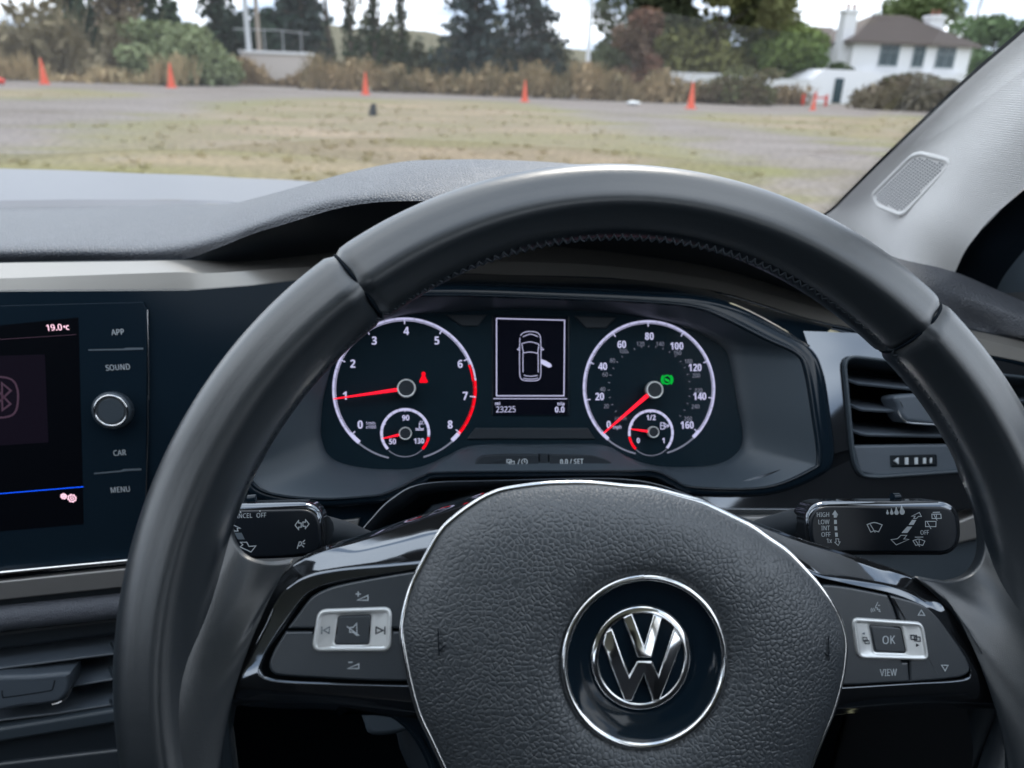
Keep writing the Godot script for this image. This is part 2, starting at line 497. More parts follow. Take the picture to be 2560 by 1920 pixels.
func steering_wheel() -> void:
	var w := thing("steering_wheel", "black leather steering wheel with gloss spokes, control buttons and a chrome emblem", "steering wheel", WHEEL)
	rim_part(126.5, 45.3, "leather_rim_section", w, 90)
	rim_part(126.5, 235.0, "leather_rim_section", w, 90)
	rim_part(45.3, -55.0, "leather_rim_section", w, 90)
	rim_part(235.0, 305.0, "leather_rim_section", w, 50)
	for a in [126.5, 45.3]:
		var seam := MB.new()
		var ring := PackedVector3Array()
		for s in 40:
			var g := TAU * s / 40
			ring.append(Vector3(cos(deg_to_rad(a)), sin(deg_to_rad(a)), 0) * (0.1695 + 0.0141 * cos(g)) + Vector3(0, 0, 0.0141 * sin(g)))
		seam.tube(ring, 0.0006, 0.0006, 6, true)
		put(seam, "rim_seam", M.void_black, w)
	# crossing stitches on the inside of the rim
	var st := MB.new()
	var rng := RandomNumberGenerator.new()
	rng.seed = 11
	for k in 420:
		var deg := 29.0 + k * 0.62
		if deg > 156.0 and deg < 227.0 or deg > 285.0: continue
		var a := deg_to_rad(deg)
		var dirn := 1.0 if k % 2 else -1.0
		var path := PackedVector3Array()
		for s in 5:
			var t := s / 4.0 - 0.5
			var aa := a + t * 0.014 * dirn
			var g := PI + 0.42 - t * 0.30 + rng.randf_range(-0.03, 0.03)
			var rr := 0.0157 + 0.0004 * (1.0 - 4.0 * t * t)
			path.append(Vector3(cos(aa), sin(aa), 0) * (0.1695 + rr * cos(g)) + Vector3(0, 0, -rr * sin(g) * 0.35 + 0.001))
		st.tube(path, 0.0005, 0.0005, 5, false, false)
	put(st, "rim_stitching", M.matte_black, w, "stuff")
	# leather over the rim ends of the side spokes
	web(q3([-144.8,62,-5,-146.4,57.3,-6,-147.3,52.8,-6,-147.4,47.5,-6,-146.2,43.2,-6,-143.7,39.4,-6,-139.7,36.9,-5,-134.2,35.9,-3,-128.5,36.5,0,-124.2,37.3,3,-126.6,34,6,-129.2,29.6,7,-132.9,23.5,7,-137.8,14.7,7,-142.6,4.5,7,-147.1,-4.5,6,-150.5,-10.2,4,-148.3,-15.5,-3,-149.7,-20.6,-5,-151.3,-25.9,-6,-152.3,-31.6,-6,-152.1,-37.3,-6,-151.1,-43.6,-6]), 158.0, 226.0, w)
	web(q3([143.6,65.5,-6,145.5,58.8,-6,148.5,51.2,-6,150.8,42.3,-6,151.5,34.1,-6,150.7,26.8,-6,147.5,21.4,-6,141.7,18.4,-5,133,17.7,-3,123.1,19.4,0,114.5,21.1,2,118.7,17.8,5,123.3,14.3,6,127.4,8.3,7,132.3,0.9,7,139.2,-10.6,7,146.4,-24.3,6,150.4,-30,4,154.3,-37.7,-3,154.5,-45.6,-5,155.4,-54.6,-6,156.4,-65.4,-6]), 26.0, -46.0, w)
	# gloss black side panels round the switch blocks, and the lower spoke
	spoke([[-52.3,55.8,-24,-67.1,51,-22,-85,46.1,-18,-102,41.5,-12,-114.5,38.8,-6,-121.4,36.3,-2,-126.7,33,1,-132,26.4,3,-138.2,15.6,3,-144.4,4.7,3,-150.8,-10.2,2,-133.6,-15.9,-2,-111.5,-18.4,-3,-77.6,-25.1,-4],
		[-62.3,48.8,-6,-72,43.8,-5,-84.8,41.1,-4,-98.1,38.8,-3,-108.5,37,-2,-117.3,35.2,0,-124.6,32.1,2,-130.6,25.5,4,-136.5,15,4,-142.4,4.8,4,-148.3,-7.9,4,-132.1,-12.6,2,-110.9,-14.7,2,-77.6,-20.4,2],
		[-69.7,36.2,5,-78.9,35,5,-91.2,34.2,5,-102.1,33.8,5,-110.3,33.2,5,-117.9,31.7,5,-123.2,28.6,5,-129.1,22.4,5.5,-133.7,13.5,5.5,-138.3,4.4,5.5,-141.3,-4.1,5.5,-130.7,-8.3,5,-110.6,-10.4,5,-77.6,-14.9,5],
		[-71.7,34.3,6,-80.8,32.4,6,-97.5,30.4,6,-109,28.7,6,-115.3,27.1,6,-119,24.8,6,-122.2,21.2,6,-127.1,13.9,6,-130.8,9.1,6,-133.6,4.3,6,-134.4,-0.9,6,-129,-3.8,6,-110.4,-5.9,6,-77.5,-8.6,6]], w)
	spoke([[48.3,46.4,-24,63.7,40.1,-20,78.8,34.2,-16,95.5,28.5,-11,109.3,23.5,-7,117.4,19.9,-3,122.9,16.3,0,127.4,11.1,3,135.3,-0.2,3,142.3,-11.8,3,151.7,-30.2,2,137.1,-32.8,-2,114.5,-32.1,-3,80.8,-32.8,-4],
		[49.2,45.3,-15,61.5,39.1,-12,75.9,33.2,-9,92.5,27.6,-6,106.6,22.8,-4,114.9,19.5,-1,121,15.7,1,125.1,10.7,4,132.3,-0.1,4,139.2,-11.7,4,146.7,-27.1,4,133.5,-29.1,2,111.3,-28.1,2,77.6,-28.4,2],
		[60.8,30.4,4,72.5,24.6,5,80.6,22.6,5,90.2,20.8,5,102,18.4,5,110.2,15.1,5,116.8,11.1,5,123,6.1,5,128.6,-2.1,5,133.1,-10.2,5.5,136.8,-18.4,5.5,130.8,-23.1,5,108.8,-23.1,5,76.1,-23.2,5],
		[64,26.5,6,73,23.1,6,79.9,21.2,6,88.7,18.9,6,99.8,16.1,6,108.6,13.1,6,115.2,9.7,6,121,4.4,6,125.9,-2.4,6,130.1,-9.2,6,132.9,-15.3,6,129.6,-18.4,6,107.6,-18.4,6,75.8,-18.3,6]], w)
	slab("lower_spoke", even(q([-113.9,-17,-102.1,-20.6,-91.8,-22.5,-83.3,-30.2,-77.6,-40.8,-72.8,-53,-53,-61,-5.4,-64.7,16,-53.1,27.1,-40.5,31.2,-27.3,-18,-17.6,-65.6,-14.7,-98.5,-15.4]), 90, true), -0.014, -0.002, 0.004, M.gloss_black, w)
	# left switch block
	slab("switch_bed", q([-71.7,33.2,-80.9,32.1,-97.7,30,-110.6,28,-117.6,25.8,-122,21.5,-127.6,13.2,-132.6,6.5,-135.1,1.3,-134.6,-2.1,-131.7,-4.3,-117,-6,-101.9,-7.8,-72.3,-10.1]), -0.004, 0.0035, 0.0, M.groove, w)
	slab("volume_up_button", even(q([-77.6,31.9,-80.8,31.8,-97.6,29.7,-109,27.8,-114.3,26,-117.8,23.9,-120.9,20.1,-123.1,17.2]), 30) + q([-125.8,13.7,-117.2,13.2,-97.7,12.3,-77.9,11.3]), 0.002, 0.0066, 0.0011, M.button_plastic, w)
	slab("volume_down_button", q([-77.9,10.5,-97.7,11.4,-117.2,12.4]) + even(q([-126.4,12.7,-129.6,7.8,-131.6,3.6,-132.1,1.1,-131,-1.1,-127.8,-2.4,-110.4,-4.5,-97.9,-5.8]), 30) + q([-78.1,-7.3]), 0.002, 0.0066, 0.0011, M.button_plastic, w)
	rocker_frame("track_rocker_frame", q([-115,19.8,-89.6,19.5,-90.2,4.4,-117.3,5.8]), q([-108.1,17.4,-96.8,17.3,-97.6,7,-109.5,7.6]), w)
	slab("mute_button", rounded(q([-107.9,17.1,-97.1,17,-97.8,7.2,-109.2,7.8]), 0.001), 0.003, 0.0071, 0.0004, M.button_plastic, w)
	lines("volume_up_symbol", [q([-102.1,24.8,-100.3,24.7]), q([-101.2,25.6,-101.2,23.8]), q([-101.5,22.6,-97.8,24.1,-97.8,22.4,-101.5,22.6])], 0.00038, 0.00675, M.print_white, w)
	lines("volume_down_symbol", [q([-104.8,1.1,-103.3,1.1]), q([-105,-1,-101.2,0.4,-101.2,-1.2,-105,-1])], 0.00038, 0.00675, M.print_white, w)
	lines("previous_track_symbol", [q([-111.2,13.9,-113.2,12.8,-111.3,11.6,-111.2,13.9]), q([-113.8,14.1,-113.9,11.5])], 0.00030, 0.0073, M.print_grey, w)
	lines("next_track_symbol", [q([-95,13,-95.1,10.7,-92.6,11.7,-95,13]), q([-91.9,13.1,-92,10.3])], 0.00042, 0.0073, M.print_dark, w)
	lines("mute_symbol", [q([-104.1,13.3,-103,13.3,-101.8,14.6,-101.7,10.4,-103,11.6,-104.2,11.7,-104.1,13.3]), q([-105.2,13.8,-100.9,10.3])], 0.00036, 0.0073, M.print_white, w)
	# right switch block
	slab("switch_bed", q([65.6,26,74.6,22.6,90.5,18.5,101.7,15.5,112.8,11.5,120.2,7,126.7,-0.8,132.3,-9.9,135.2,-15.9,134.3,-18.5,131.4,-19.6,109.6,-19.6,96,-19.4,77.5,-19.3]), -0.004, 0.0035, 0.0, M.groove, w)
	slab("voice_button", q([71.8,20.6,78.8,19.9,85.8,18.6,92.9,17,100,15.3,102.1,10.8,103.7,5.7,101.5,0.4,104.8,-10.4,107.2,-10.6,107.2,-14.4,107.5,-18.1,95.8,-17.9,86.3,-17.9,70,-17.3]), 0.002, 0.0066, 0.0009, M.button_plastic, w)
	slab("arrow_rocker", q([107.5,-18.1,107.6,-10.7,106.1,-4.3,104.3,5.7,102.9,10.8,100.8,15.4]) + even(q([101.4,15.2,107.1,13.5,112.8,11.6,117,9.1,121.1,4.9,125.6,-1.3,129.7,-7.3,131.9,-11.4,132.8,-14.1,132.3,-15.8,129.5,-17.2,124.6,-17.8,117.4,-18,110.1,-18.1]), 44), 0.002, 0.0066, 0.0009, M.button_plastic, w)
	rocker_frame("menu_rocker_frame", q([84.6,7.5,113.6,4.3,115.3,-10,86,-7.6]), q([91.7,4.5,104.7,2.9,106.2,-6.9,93.3,-5.8]), w)
	slab("ok_button", rounded(q([92.1,4.2,104.3,2.7,105.9,-6.5,93.6,-5.4]), 0.001), 0.003, 0.0071, 0.0004, M.button_plastic, w)
	words("ok_lettering", "OK", [99,-1.5], 3.0, 0.0072, M.print_white, w, -1.5, 0.95, false)
	words("view_lettering", "VIEW", [98.6,-13.9], 2.5, 0.0067, M.print_white, w, -1.5, 0.85, false)
	lines("up_symbol", [q([113.4,9.1,114.7,7,112,7.2,113.4,9.1])], 0.00034, 0.0068, M.print_white, w)
	lines("down_symbol", [q([120.6,-12.3,123.3,-12.5,122,-14.5,120.6,-12.3])], 0.00034, 0.0068, M.print_white, w)
	lines("voice_symbol", [even(q([95.6,12.9,95,11.9,94.5,10.9,95.5,10.7,95.2,10.1,96.3,10,95.8,9.4,96.6,9.3]), 16), q([95.5,11.6,96.4,11.7]), even(q([94.3,10.5,94,10,94.3,9.5]), 6), even(q([93.7,10.7,93.3,10.1,93.6,9.4]), 6), even(q([93,10.8,92.6,10.1,92.9,9.2]), 6)], 0.00028, 0.0068, M.print_white, w)
	lines("left_menu_symbol", [q([88.5,0.1,90.1,-0.1,90.2,-1.5,88.6,-1.3,88.5,0.1]), q([89.2,-1,90.9,-1.2,91,-2.5,89.3,-2.3,89.2,-1])], 0.00030, 0.0073, M.print_dark, w)
	slab("left_menu_arrow", q([88.4,1.5,89.4,1.8,89.3,1]), 0.0070, 0.0073, 0.0, M.print_grey, w)
	lines("right_menu_symbol", [q([108.3,-0.1,110.6,-0.4,110.6,-2,108.3,-1.7,108.3,-0.1]), q([109.7,-0.8,112,-1.1,112,-2.7,109.7,-2.4,109.7,-0.8])], 0.00040, 0.0073, M.print_dark, w)
	slab("right_menu_arrow", q([110.4,-3.5,111.6,-4.1,110.3,-4.6]), 0.0070, 0.0073, 0.0, M.print_dark, w)
	# airbag cover
	var edge: PackedVector2Array = even(q([-71.6,-37.4,-76.1,-27.3,-80.4,-17.7,-83.6,-5.3,-85.6,6.4,-86.1,11.5,-84.8,19.1,-82.2,27.2,-78.2,34.8,-71.6,45.8,-65,51.7,-58.3,56.1,-53.6,58.4,-47.6,60.2,-34.8,61.6,-23.3,61.8,-14.4,61.4,-3.3,60,7.1,58.8,19.6,55.4,26.6,53.2,35.7,48.8,45.5,43.7,52.5,38.7,59.5,33.7,66.4,26.6,72,20.2,76.8,13.2,80.1,6.3,81.5,-0.6,81,-7.3,79.3,-15.3,75.6,-25.9,70.8,-35.6,65.2,-47,58,-64.3,45.6,-79.1,25.7,-88.1,-7.4,-88.4,-37.6,-80.1,-55.6,-67.5,-65.2,-52.4]), 220, true)
	var ring_c := Vector2(-0.0006, -0.0006)
	var b := MB.new()
	var rows := []
	for p in [[0.0, 4.0], [0.006, 7.0], [0.03, 9.2], [0.07, 11.3], [0.13, 13.6], [0.22, 16.2], [0.33, 18.4], [0.45, 20.0], [0.58, 21.0], [0.7, 21.4], [0.82, 21.2], [0.91, 20.2], [0.965, 18.6], [1.0, 16.5]]:
		var row := PackedVector3Array()
		for x in edge:
			var d := (x - ring_c).normalized()
			var at := x.lerp(ring_c + d * 0.0290, p[0])
			row.append(Vector3(at.x, at.y, p[1] * 0.001))
		rows.append(row)
	b.grid(rows, true)
	put(b, "airbag_cover", M.airbag_grain, w)
	b = MB.new()
	b.tube(lift(grown(edge, -0.0002), 0.0066), 0.00125, 0.00125, 10, true)
	put(b, "airbag_chrome_trim", M.chrome, w)
	for s in [[-1, [-67.3,9.2]], [1, [63.3,-0.4]]]:
		var p: Vector2 = q(s[1])[0]
		var path := [PackedVector2Array([p + Vector2(0.006 * s[0], 0.0046), p + Vector2(0.0058 * s[0], -0.0046)]), PackedVector2Array([p + Vector2(0.0058 * s[0], -0.0030), p + Vector2(0.003 * s[0], -0.0006), p + Vector2(-0.006 * s[0], -0.0004)]), closed2(arc(p + Vector2(-0.001 * s[0], -0.0024), 0.0018, 0, 345, 18))]
		var h := MB.new()
		for k in path: h.tube(lift(k, 0.0170), 0.00022, 0.00022, 6)
		put(h, "horn_symbol", M.void_black, w)
	# emblem
	var e := Node3D.new()
	e.name = "emblem"
	w.add_child(e)
	b = MB.new()
	b.tube(lift(arc(ring_c, 0.0292, 0, 355, 71), 0.0188), 0.00125, 0.00125, 12, true)
	put(b, "chrome_ring", M.chrome, e)
	b = MB.new()
	rows = []
	for p in [[28.6, 18.4], [27.6, 17.4], [25.5, 16.4], [22.5, 15.6], [19.8, 15.2], [19.4, 14.6], [0.2, 14.6]]: rows.append(lift(arc(ring_c, p[0] * 0.001, 0, 356, 89), p[1] * 0.001))
	b.grid(rows, true)
	put(b, "black_bowl", M.gloss_black, e)
	var c := q([-0.9,-0.6])[0]
	b = MB.new()
	rows = []
	for p in [[18.6, 16.0], [18.6, 17.6], [18.3, 18.1], [17.7, 18.3], [16.4, 18.2], [15.9, 17.9], [15.7, 17.4], [15.7, 16.0]]: rows.append(lift(arc(c, p[0] * 0.001, 0, 356, 89), p[1] * 0.001))
	b.grid(rows, true)
	for letter in [q([-7.5,14.2,-4,15.6,-0.4,4.3,4.1,15.1,7.1,13.1,2.1,0.1,-3,0.4]), q([-13.8,9.5,-11.5,10.5,-6.2,-5.7,-3.2,-0.7,2.1,-1,4.5,-6.3,11.2,9.3,13.6,6.4,14.5,4.5,5.2,-15.8,2.6,-15.7,-0.9,-5.7,-5,-15.2,-7.7,-15,-15.2,5.4])]:
		b.prism(letter, 0.0158, 0.0182, 0.0007)
	b.dome(c, 9.0)
	put(b, "chrome_letters", M.chrome, e)
	slab("badge_backing", arc(c, 0.0180, 0, 354, 59), 0.0130, 0.0150, 0.0, M.gloss_black, e)

# ---------------------------------------------------------------- column stalks

func stalk(called: String, label: String, body: PackedVector2Array, face: PackedVector2Array, root: PackedVector3Array) -> Node3D:
	var s := thing(called, label, "column stalk", WHEEL.translated_local(Vector3(0, 0, -STALK_BACK)))
	slab("paddle", body, -0.012, 0.002, 0.0034, M.piano_black, s)
	slab("paddle_face", face, 0.0, 0.0028, 0.0012, M.stalk_face, s)
	var b := MB.new()
	var far: PackedVector3Array = even(root, 12)
	for k in far.size(): far[k].z += STALK_BACK
	b.tube(far, 0.0075, 0.0095, 14)
	put(b, "stem", M.matte_black, s)
	return s

func stalks() -> void:
	var z := 0.00285
	var l := stalk("indicator_stalk", "black indicator stalk left of the column, printed CANCEL and OFF", rounded(q([-177.7,53.5,-119.9,53.3,-119.1,30.6,-132.3,29.6,-148.6,29.5,-177.6,32.2]), 0.0125, 9), rounded(q([-176.3,50.9,-121.5,50.2,-120.5,32,-132.9,30.5,-148.3,30.5,-176.2,33.5]), 0.009, 9),
		q3([-122.3,39.1,-58,-114.2,34.4,-70,-106.5,27.9,-85,-91,18.1,-100]))
	words("cancel_lettering", "CANCEL", [-153.2,48.3], 1.85, z, M.print_white, l, 0.5, 0.92, false)
	words("off_lettering", "OFF", [-145.2,48.3], 1.85, z, M.print_white, l, 0.5, 0.92, false)
	slab("position_mark", q([-153.9,50.1,-153.4,50,-153.4,49.6,-153.9,49.6]), z - 0.0002, z + 0.0001, 0.0, M.print_white, l)
	slab("position_mark", q([-146,50.2,-145.6,50.2,-145.6,49.7,-146,49.7]), z - 0.0002, z + 0.0001, 0.0, M.print_white, l)
	lines("turn_arrows_symbol", [q([-131.4,43.7,-130,45.6,-130,44.6,-128.9,44.5,-128.9,42.8,-130,42.8,-130,41.8,-131.4,43.7]), q([-125.7,44,-127.1,45.8,-127.2,44.8,-128.2,44.9,-128.2,43.1,-127.2,43.1,-127.2,42.1,-125.7,44])], 0.00040, z, M.print_white, l)
	lines("parking_light_symbol", [even(q([-130.6,33.8,-129.9,36,-129.6,36.7,-128.9,36.5,-128.9,35.6,-129.5,35,-130.1,35.1]), 14), q([-128.4,36.4,-127.4,37.4]), q([-128.3,35.9,-127.3,35.9]), q([-128.7,35.3,-127.8,34.4])], 0.00040, z, M.print_white, l)
	lines("cruise_arrow_symbol", [q([-153.9,35.5,-152.7,36.3,-153.7,37.4,-151.1,37.3,-150.2,35.5,-147.4,35.7,-149.4,33.2,-153.9,35.5]), q([-156.9,44.8,-153.7,43.2,-155,43.3,-154.7,42.1,-156,42.1,-157,43.2])], 0.00036, z, M.print_white, l)
	slab("cruise_bar", q([-156.1,41.4,-153.2,41.3,-151.9,38.5,-154.7,38.6]), z - 0.0002, z + 0.0001, 0.0, M.print_grey, l)
	var b := MB.new()
	b.tube(lift(q([-152.1,54.4,-148.8,54.5]), -0.004), 0.0022, 0.0022, 12)
	put(b, "slide_switch", M.gloss_black, l)
	var r := stalk("wiper_stalk", "black wiper stalk right of the column, printed HIGH, LOW, INT and OFF", rounded(q([96.9,46.6,174.5,44.5,173.6,18.7,96.3,21.8]), 0.0125, 9), rounded(q([98.2,44.4,171.2,42,170.2,20.5,97.7,23.5]), 0.0095, 9),
		q3([104.6,36.6,-58,100.5,33,-68,95.9,27.9,-82,86.3,19.4,-100]))
	var t := [["HIGH", 492, 1180], ["LOW", 496, 1230], ["INT", 508, 1272], ["OFF", 512, 1316], ["1x", 533, 1360]]
	var at := [[104.2,40.4], [104.4,37.1], [105.1,34.3], [105.2,31.4], [106.6,28.5]]
	for k in 5: words("wiper_lettering", t[k][0], at[k], 2.0, z, M.print_white, r, -1.0, 0.95, false)
	words("off_lettering", "OFF", [153.8,30.6], 2.0, z, M.print_white, r, -0.5, 0.9, false)
	slab("speed_arrow", q([110.1,42.2,111.5,40.2,110.7,40.2,110.7,38.9,109.4,38.9,109.4,40.2,108.6,40.3]), z - 0.0002, z + 0.0001, 0.0, M.print_white, r)
	var bars := [q([109.5,37.9,110.7,37.8,110.7,36,109.4,36]), q([109.5,35,110.7,34.9,110.8,33.1,109.5,33.1]), q([109.6,32.1,110.9,32,110.9,30.2,109.7,30.2])]
	for k in bars: slab("speed_bar", k, z - 0.0002, z + 0.0001, 0.0, M.print_white, r)
	lines("single_wipe_arrow", [q([109.9,29.3,111.3,29.2,111.2,27.8,111.9,27.8,110.9,26.2,109.3,27.7,110,27.9,109.9,29.3])], 0.0003, z, M.print_white, r)
	lines("windscreen_wiper_symbol", [even(q([125.5,35.2,129.1,36,132.9,34.8]), 10) + q([131,31.7,128.9,32.3,127.1,31.7,125.5,35.2]), q([127,35.3,129.3,31.4])], 0.00042, z, M.print_white, r)
	var drops := [[135.8,40.4], [137.9,40.4], [140.3,40.5], [143.1,40.7]]
	for k in 4:
		var p := q(drops[k])[0]
		var s := 0.0010 + 0.00035 * k
		slab("drop_symbol", arc(p + Vector2(0, -0.0003), s * 0.62, 40, 320, 16) + PackedVector2Array([p + Vector2(0, s * 1.3)]), z - 0.0002, z + 0.0001, 0.0, M.print_white, r)
	lines("rear_wash_arrows", [q([151.7,39.9,152.6,38,151.2,38.1,150.1,37.2,148.7,37.3,149.5,38.3,147.7,38.3,151.7,39.9]), q([136.9,27.9,140.1,28.2,141.9,29.7,144.8,29.6,143.3,28,145.8,27.7,139.4,25.4,136.9,27.9])], 0.00034, z, M.print_white, r)
	slab("rear_wash_bar", q([147.9,36.6,149.9,36.5,148.4,34.3,146.1,34.4]), z - 0.0002, z + 0.0001, 0.0, M.print_white, r)
	slab("rear_wash_bar", q([145.3,33.6,147.7,33.5,145.1,30.7,142.3,30.8]), z - 0.0002, z + 0.0001, 0.0, M.print_white, r)
	lines("rear_wiper_symbol", [q([157.9,38.9,162.4,38.8,162.5,36.8,157.9,36.9,157.9,38.9]), q([158.9,38.6,160.4,35.9]), q([158.4,39.7,162,39.7]), q([160.2,38.6,160.1,37.2]), q([154.5,35.7,159.8,35.5,159.6,33.1,154.4,33.3,154.5,35.7]), q([155.4,35.4,157.1,32.1])], 0.00036, z, M.print_white, r)
	lines("front_wash_symbol", [even(q([147.8,27,150.7,27.7,153.7,26.6]), 8) + q([152.5,24.7,150.6,25.2,149.1,24.8,147.8,27]), q([149.1,27.1,151,24.2]), q([148.8,28.6,153,28.5]), q([150.9,27.4,150.8,25.6])], 0.00036, z, M.print_white, r)
	b = MB.new()
	b.tube(lift(q([143,46.5,146.3,46.4]), -0.004), 0.0022, 0.0022, 12)
	put(b, "slide_switch", M.gloss_black, r)

# ---------------------------------------------------------------- the instruments

func scale_ring(c: Vector2, r: float, w: float, from: float, to: float, z: float, called: String, m: Material, parent: Node3D) -> void:
	lines(called, [arc(c, r - w * 0.5, from, to, 90)], w, z, m, parent)

func ticks(called: String, c: Vector2, r0: float, r1: float, from: float, to: float, count: int, w: float, z: float, m: Material, parent: Node3D, skip := 0) -> void:
	var p := []
	for k in count + 1:
		if skip and k % skip == 0: continue
		var a := deg_to_rad(lerpf(from, to, float(k) / count))
		p.append(PackedVector2Array([c + Vector2(sin(a), cos(a)) * r0, c + Vector2(sin(a), cos(a)) * r1]))
	lines(called, p, w, z, m, parent)

func needle(parent: Node3D, hub: Vector2, tip: Vector2, r: float, z: float, wide: float) -> void:
	var d := (tip - hub).normalized()
	var s := Vector2(-d.y, d.x)
	slab("needle", PackedVector2Array([hub + s * wide, tip + s * wide * 0.25, tip - s * wide * 0.25, hub - s * wide]), z - 0.0026, z - 0.0016, 0.0003, M.needle_red, parent)
	var cap := MB.new()
	cap.prism(arc(hub, r, 0, 350, 35), 0.0, z, 0.0004)
	var o := put(cap, "needle_hub", M.matte_black, parent)
	var ring := MB.new()
	ring.grid([lift(arc(hub, r * 1.10, 0, 354, 59), z - 0.003), lift(arc(hub, r * 1.08, 0, 354, 59), z + 0.0002), lift(arc(hub, r * 1.0, 0, 354, 59), z + 0.0005), lift(arc(hub, r * 0.90, 0, 354, 59), z + 0.0002)], true)
	put(ring, "hub_ring", M.satin_silver, o)

func instruments() -> void:
	var k := thing("instrument_cluster", "instrument cluster with two round white-lit dials and a small screen between", "instrument cluster", DIALS)
	var hood: PackedVector2Array = keyed(q([-177.4,-32.7,-182.8,-47.1,-179.5,-57.3,-166.2,-63.8,-137.7,-67.2,-108.8,-66.3,-99.4,-64.8,-88.2,-60.4,-75.7,-54.5,-64.4,-52.5,-4,-53.4,57.6,-54.7,78.9,-55.3,91.5,-61.1,105.8,-66.8,154.7,-68.2,186.7,-57.7,193,-50.3,190.4,-21.6,185.8,10.3,179.5,21.5,158.1,31.3,128.8,45.7,109.4,53,77.1,56.5,13.8,59,-62.9,61,-107.6,57.7,-142.8,37.4,-165.9,2.2]), 6, true)
	var face: PackedVector2Array = keyed(q([-142.9,-23.8,-140.9,-35.9,-137.2,-42.2,-129.7,-47,-113.4,-50.9,-94.9,-52.3,-81.5,-52,-69.9,-48.8,-58.8,-44,-40,-37.2,3.7,-37.5,49,-38.8,62.8,-45.6,79.3,-52.2,99.5,-55.6,131.2,-54.8,147.6,-47.3,152.9,-35.1,149.5,-10.8,145.5,15.8,141.3,27.6,125.4,38.3,105.7,46.1,82.4,51.1,54.2,54.5,-4.2,57.1,-58.7,54.6,-93.8,51.1,-126.5,35.8,-139.7,3]), 6, true)
	var b := MB.new()
	var rows := []
	for t in [[0.0, 0.0], [0.02, 3.0], [0.10, 6.5], [0.35, 13.0], [0.7, 21.5], [0.93, 27.0], [1.0, 28.0]]:
		var row := PackedVector3Array()
		for s in face.size():
			var p := face[s].lerp(hood[s], t[0])
			row.append(Vector3(p.x, p.y, t[1] * 0.001))
		rows.append(row)
	b.grid(rows, true)
	put(b, "dial_surround", M.slate_plastic, k)
	slab("dial_plate", grown(face, 0.004), -0.004, 0.0, 0.0, M.dial_face, k)
	# raised outlines on the plate
	for p in [q([-58.8,53.1,-29.8,53,-36,44.9,-47.1,44.9]), q([31.5,52.2,62.3,50.9,54.4,43.2,39.9,43.2]), q([-39,-25.2,39.5,-26.7,45.1,-34.9,-45.3,-33])]:
		slab("plate_relief", p, -0.001, 0.0012, 0.0010, M.matte_black, k)
	var z := 0.0004
	# rev counter
	var c := q([-86.3,2.3])[0]
	var r := 0.0488
	var dark := arc(c, r * 0.99, 0, 356, 89)
	slab("dial_disc", dark, -0.001, 0.0002, 0.0, M.dial_face, k)
	scale_ring(c, r, 0.0024, -131, 70, z, "lit_scale", M.lit_white, k)
	scale_ring(c, r, 0.0010, 70, 84, z, "lit_scale", M.lit_white, k)
	scale_ring(c, r - 0.0012, 0.0017, 70, 84, z, "lit_red_scale", M.lit_red, k)
	scale_ring(c, r - 0.0002, 0.0021, 84, 131, z, "lit_red_scale", M.lit_red, k)
	scale_ring(c, r, 0.0027, 131, 139, z, "lit_scale", M.lit_white, k)
	scale_ring(c, r, 0.0027, -139, -131, z, "lit_scale", M.lit_white, k)
	scale_ring(c, r - 0.0002, 0.0011, 139, 166, z, "lit_scale", M.lit_dim, k)
	scale_ring(c, r - 0.0002, 0.0011, -166, -139, z, "lit_scale", M.lit_dim, k)
	scale_ring(c, r - 0.0016, 0.00045, -128, 128, z + 0.0001, "scale_groove", M.groove, k)
	ticks("scale_mark", c, r - 0.0019, r, -130, 130, 32, 0.00035, z + 0.00012, M.print_grey, k, 4)
	ticks("lit_scale_mark", c, r - 0.0046, r - 0.0004, -130, 130, 8, 0.0007, z + 0.00014, M.lit_white, k)
	var spots := [[-116.7,-21.6], [-126.5,-1.9], [-121.4,19.7], [-106.8,35.3], [-85.3,41.9], [-64.4,35.1], [-48.8,18.8], [-45.6,-3.2], [-56.1,-22.7]]
	for s in 9: words("lit_numeral", str(s), spots[s], 5.4, z, M.lit_white, k, 0, 0.92)
	words("lit_unit", "1/min", [-109.9,-20.7], 2.0, z, M.lit_white, k, 0, 0.9, false)
	words("lit_unit", "x1000", [-109.7,-23.3], 2.0, z, M.lit_white, k, 0, 0.9, false)
	# coolant gauge
	c = q([-86.7,-27.7])[0]
	r = 0.0168
	scale_ring(c, r, 0.0018, -132, 100, z, "lit_scale", M.lit_white, k)
	scale_ring(c, r, 0.0016, 102, 134, z, "lit_red_scale", M.lit_red, k)
	scale_ring(c, r - 0.0004, 0.0005, 136, 224, z, "lit_scale", M.lit_dim, k)
	ticks("lit_scale_mark", c, r - 0.0024, r, -65, 65, 2, 0.0006, z + 0.0001, M.lit_white, k)
	ticks("scale_mark", c, r - 0.0018, r, -130, 130, 16, 0.0003, z + 0.0001, M.print_grey, k, 4)
	words("lit_numeral", "50", [-95.3,-33.4], 3.6, z, M.lit_white, k, 0, 0.9)
	words("lit_numeral", "90", [-86.2,-17.5], 3.7, z, M.lit_white, k, 0, 0.9)
	words("lit_numeral", "130", [-77.5,-33.4], 3.6, z, M.lit_white, k, 0, 0.88)
	words("lit_unit", "°C", [-75.4,-21], 2.4, z, M.lit_white, k, 0, 0.9, false)
	lines("lit_thermometer_symbol", [q([-77.1,-21,-77.1,-24.5]), q([-76.8,-21.8,-75.5,-21.8]), even(q([-79.8,-24.7,-78.2,-25.2,-76.9,-24.7,-75.3,-25.3,-74.2,-24.8]), 12), q([-79.8,-25.9,-74.2,-26])], 0.0005, z, M.lit_white, k)
	# speedometer
	c = q([85.1,0.6])[0]
	r = 0.0482
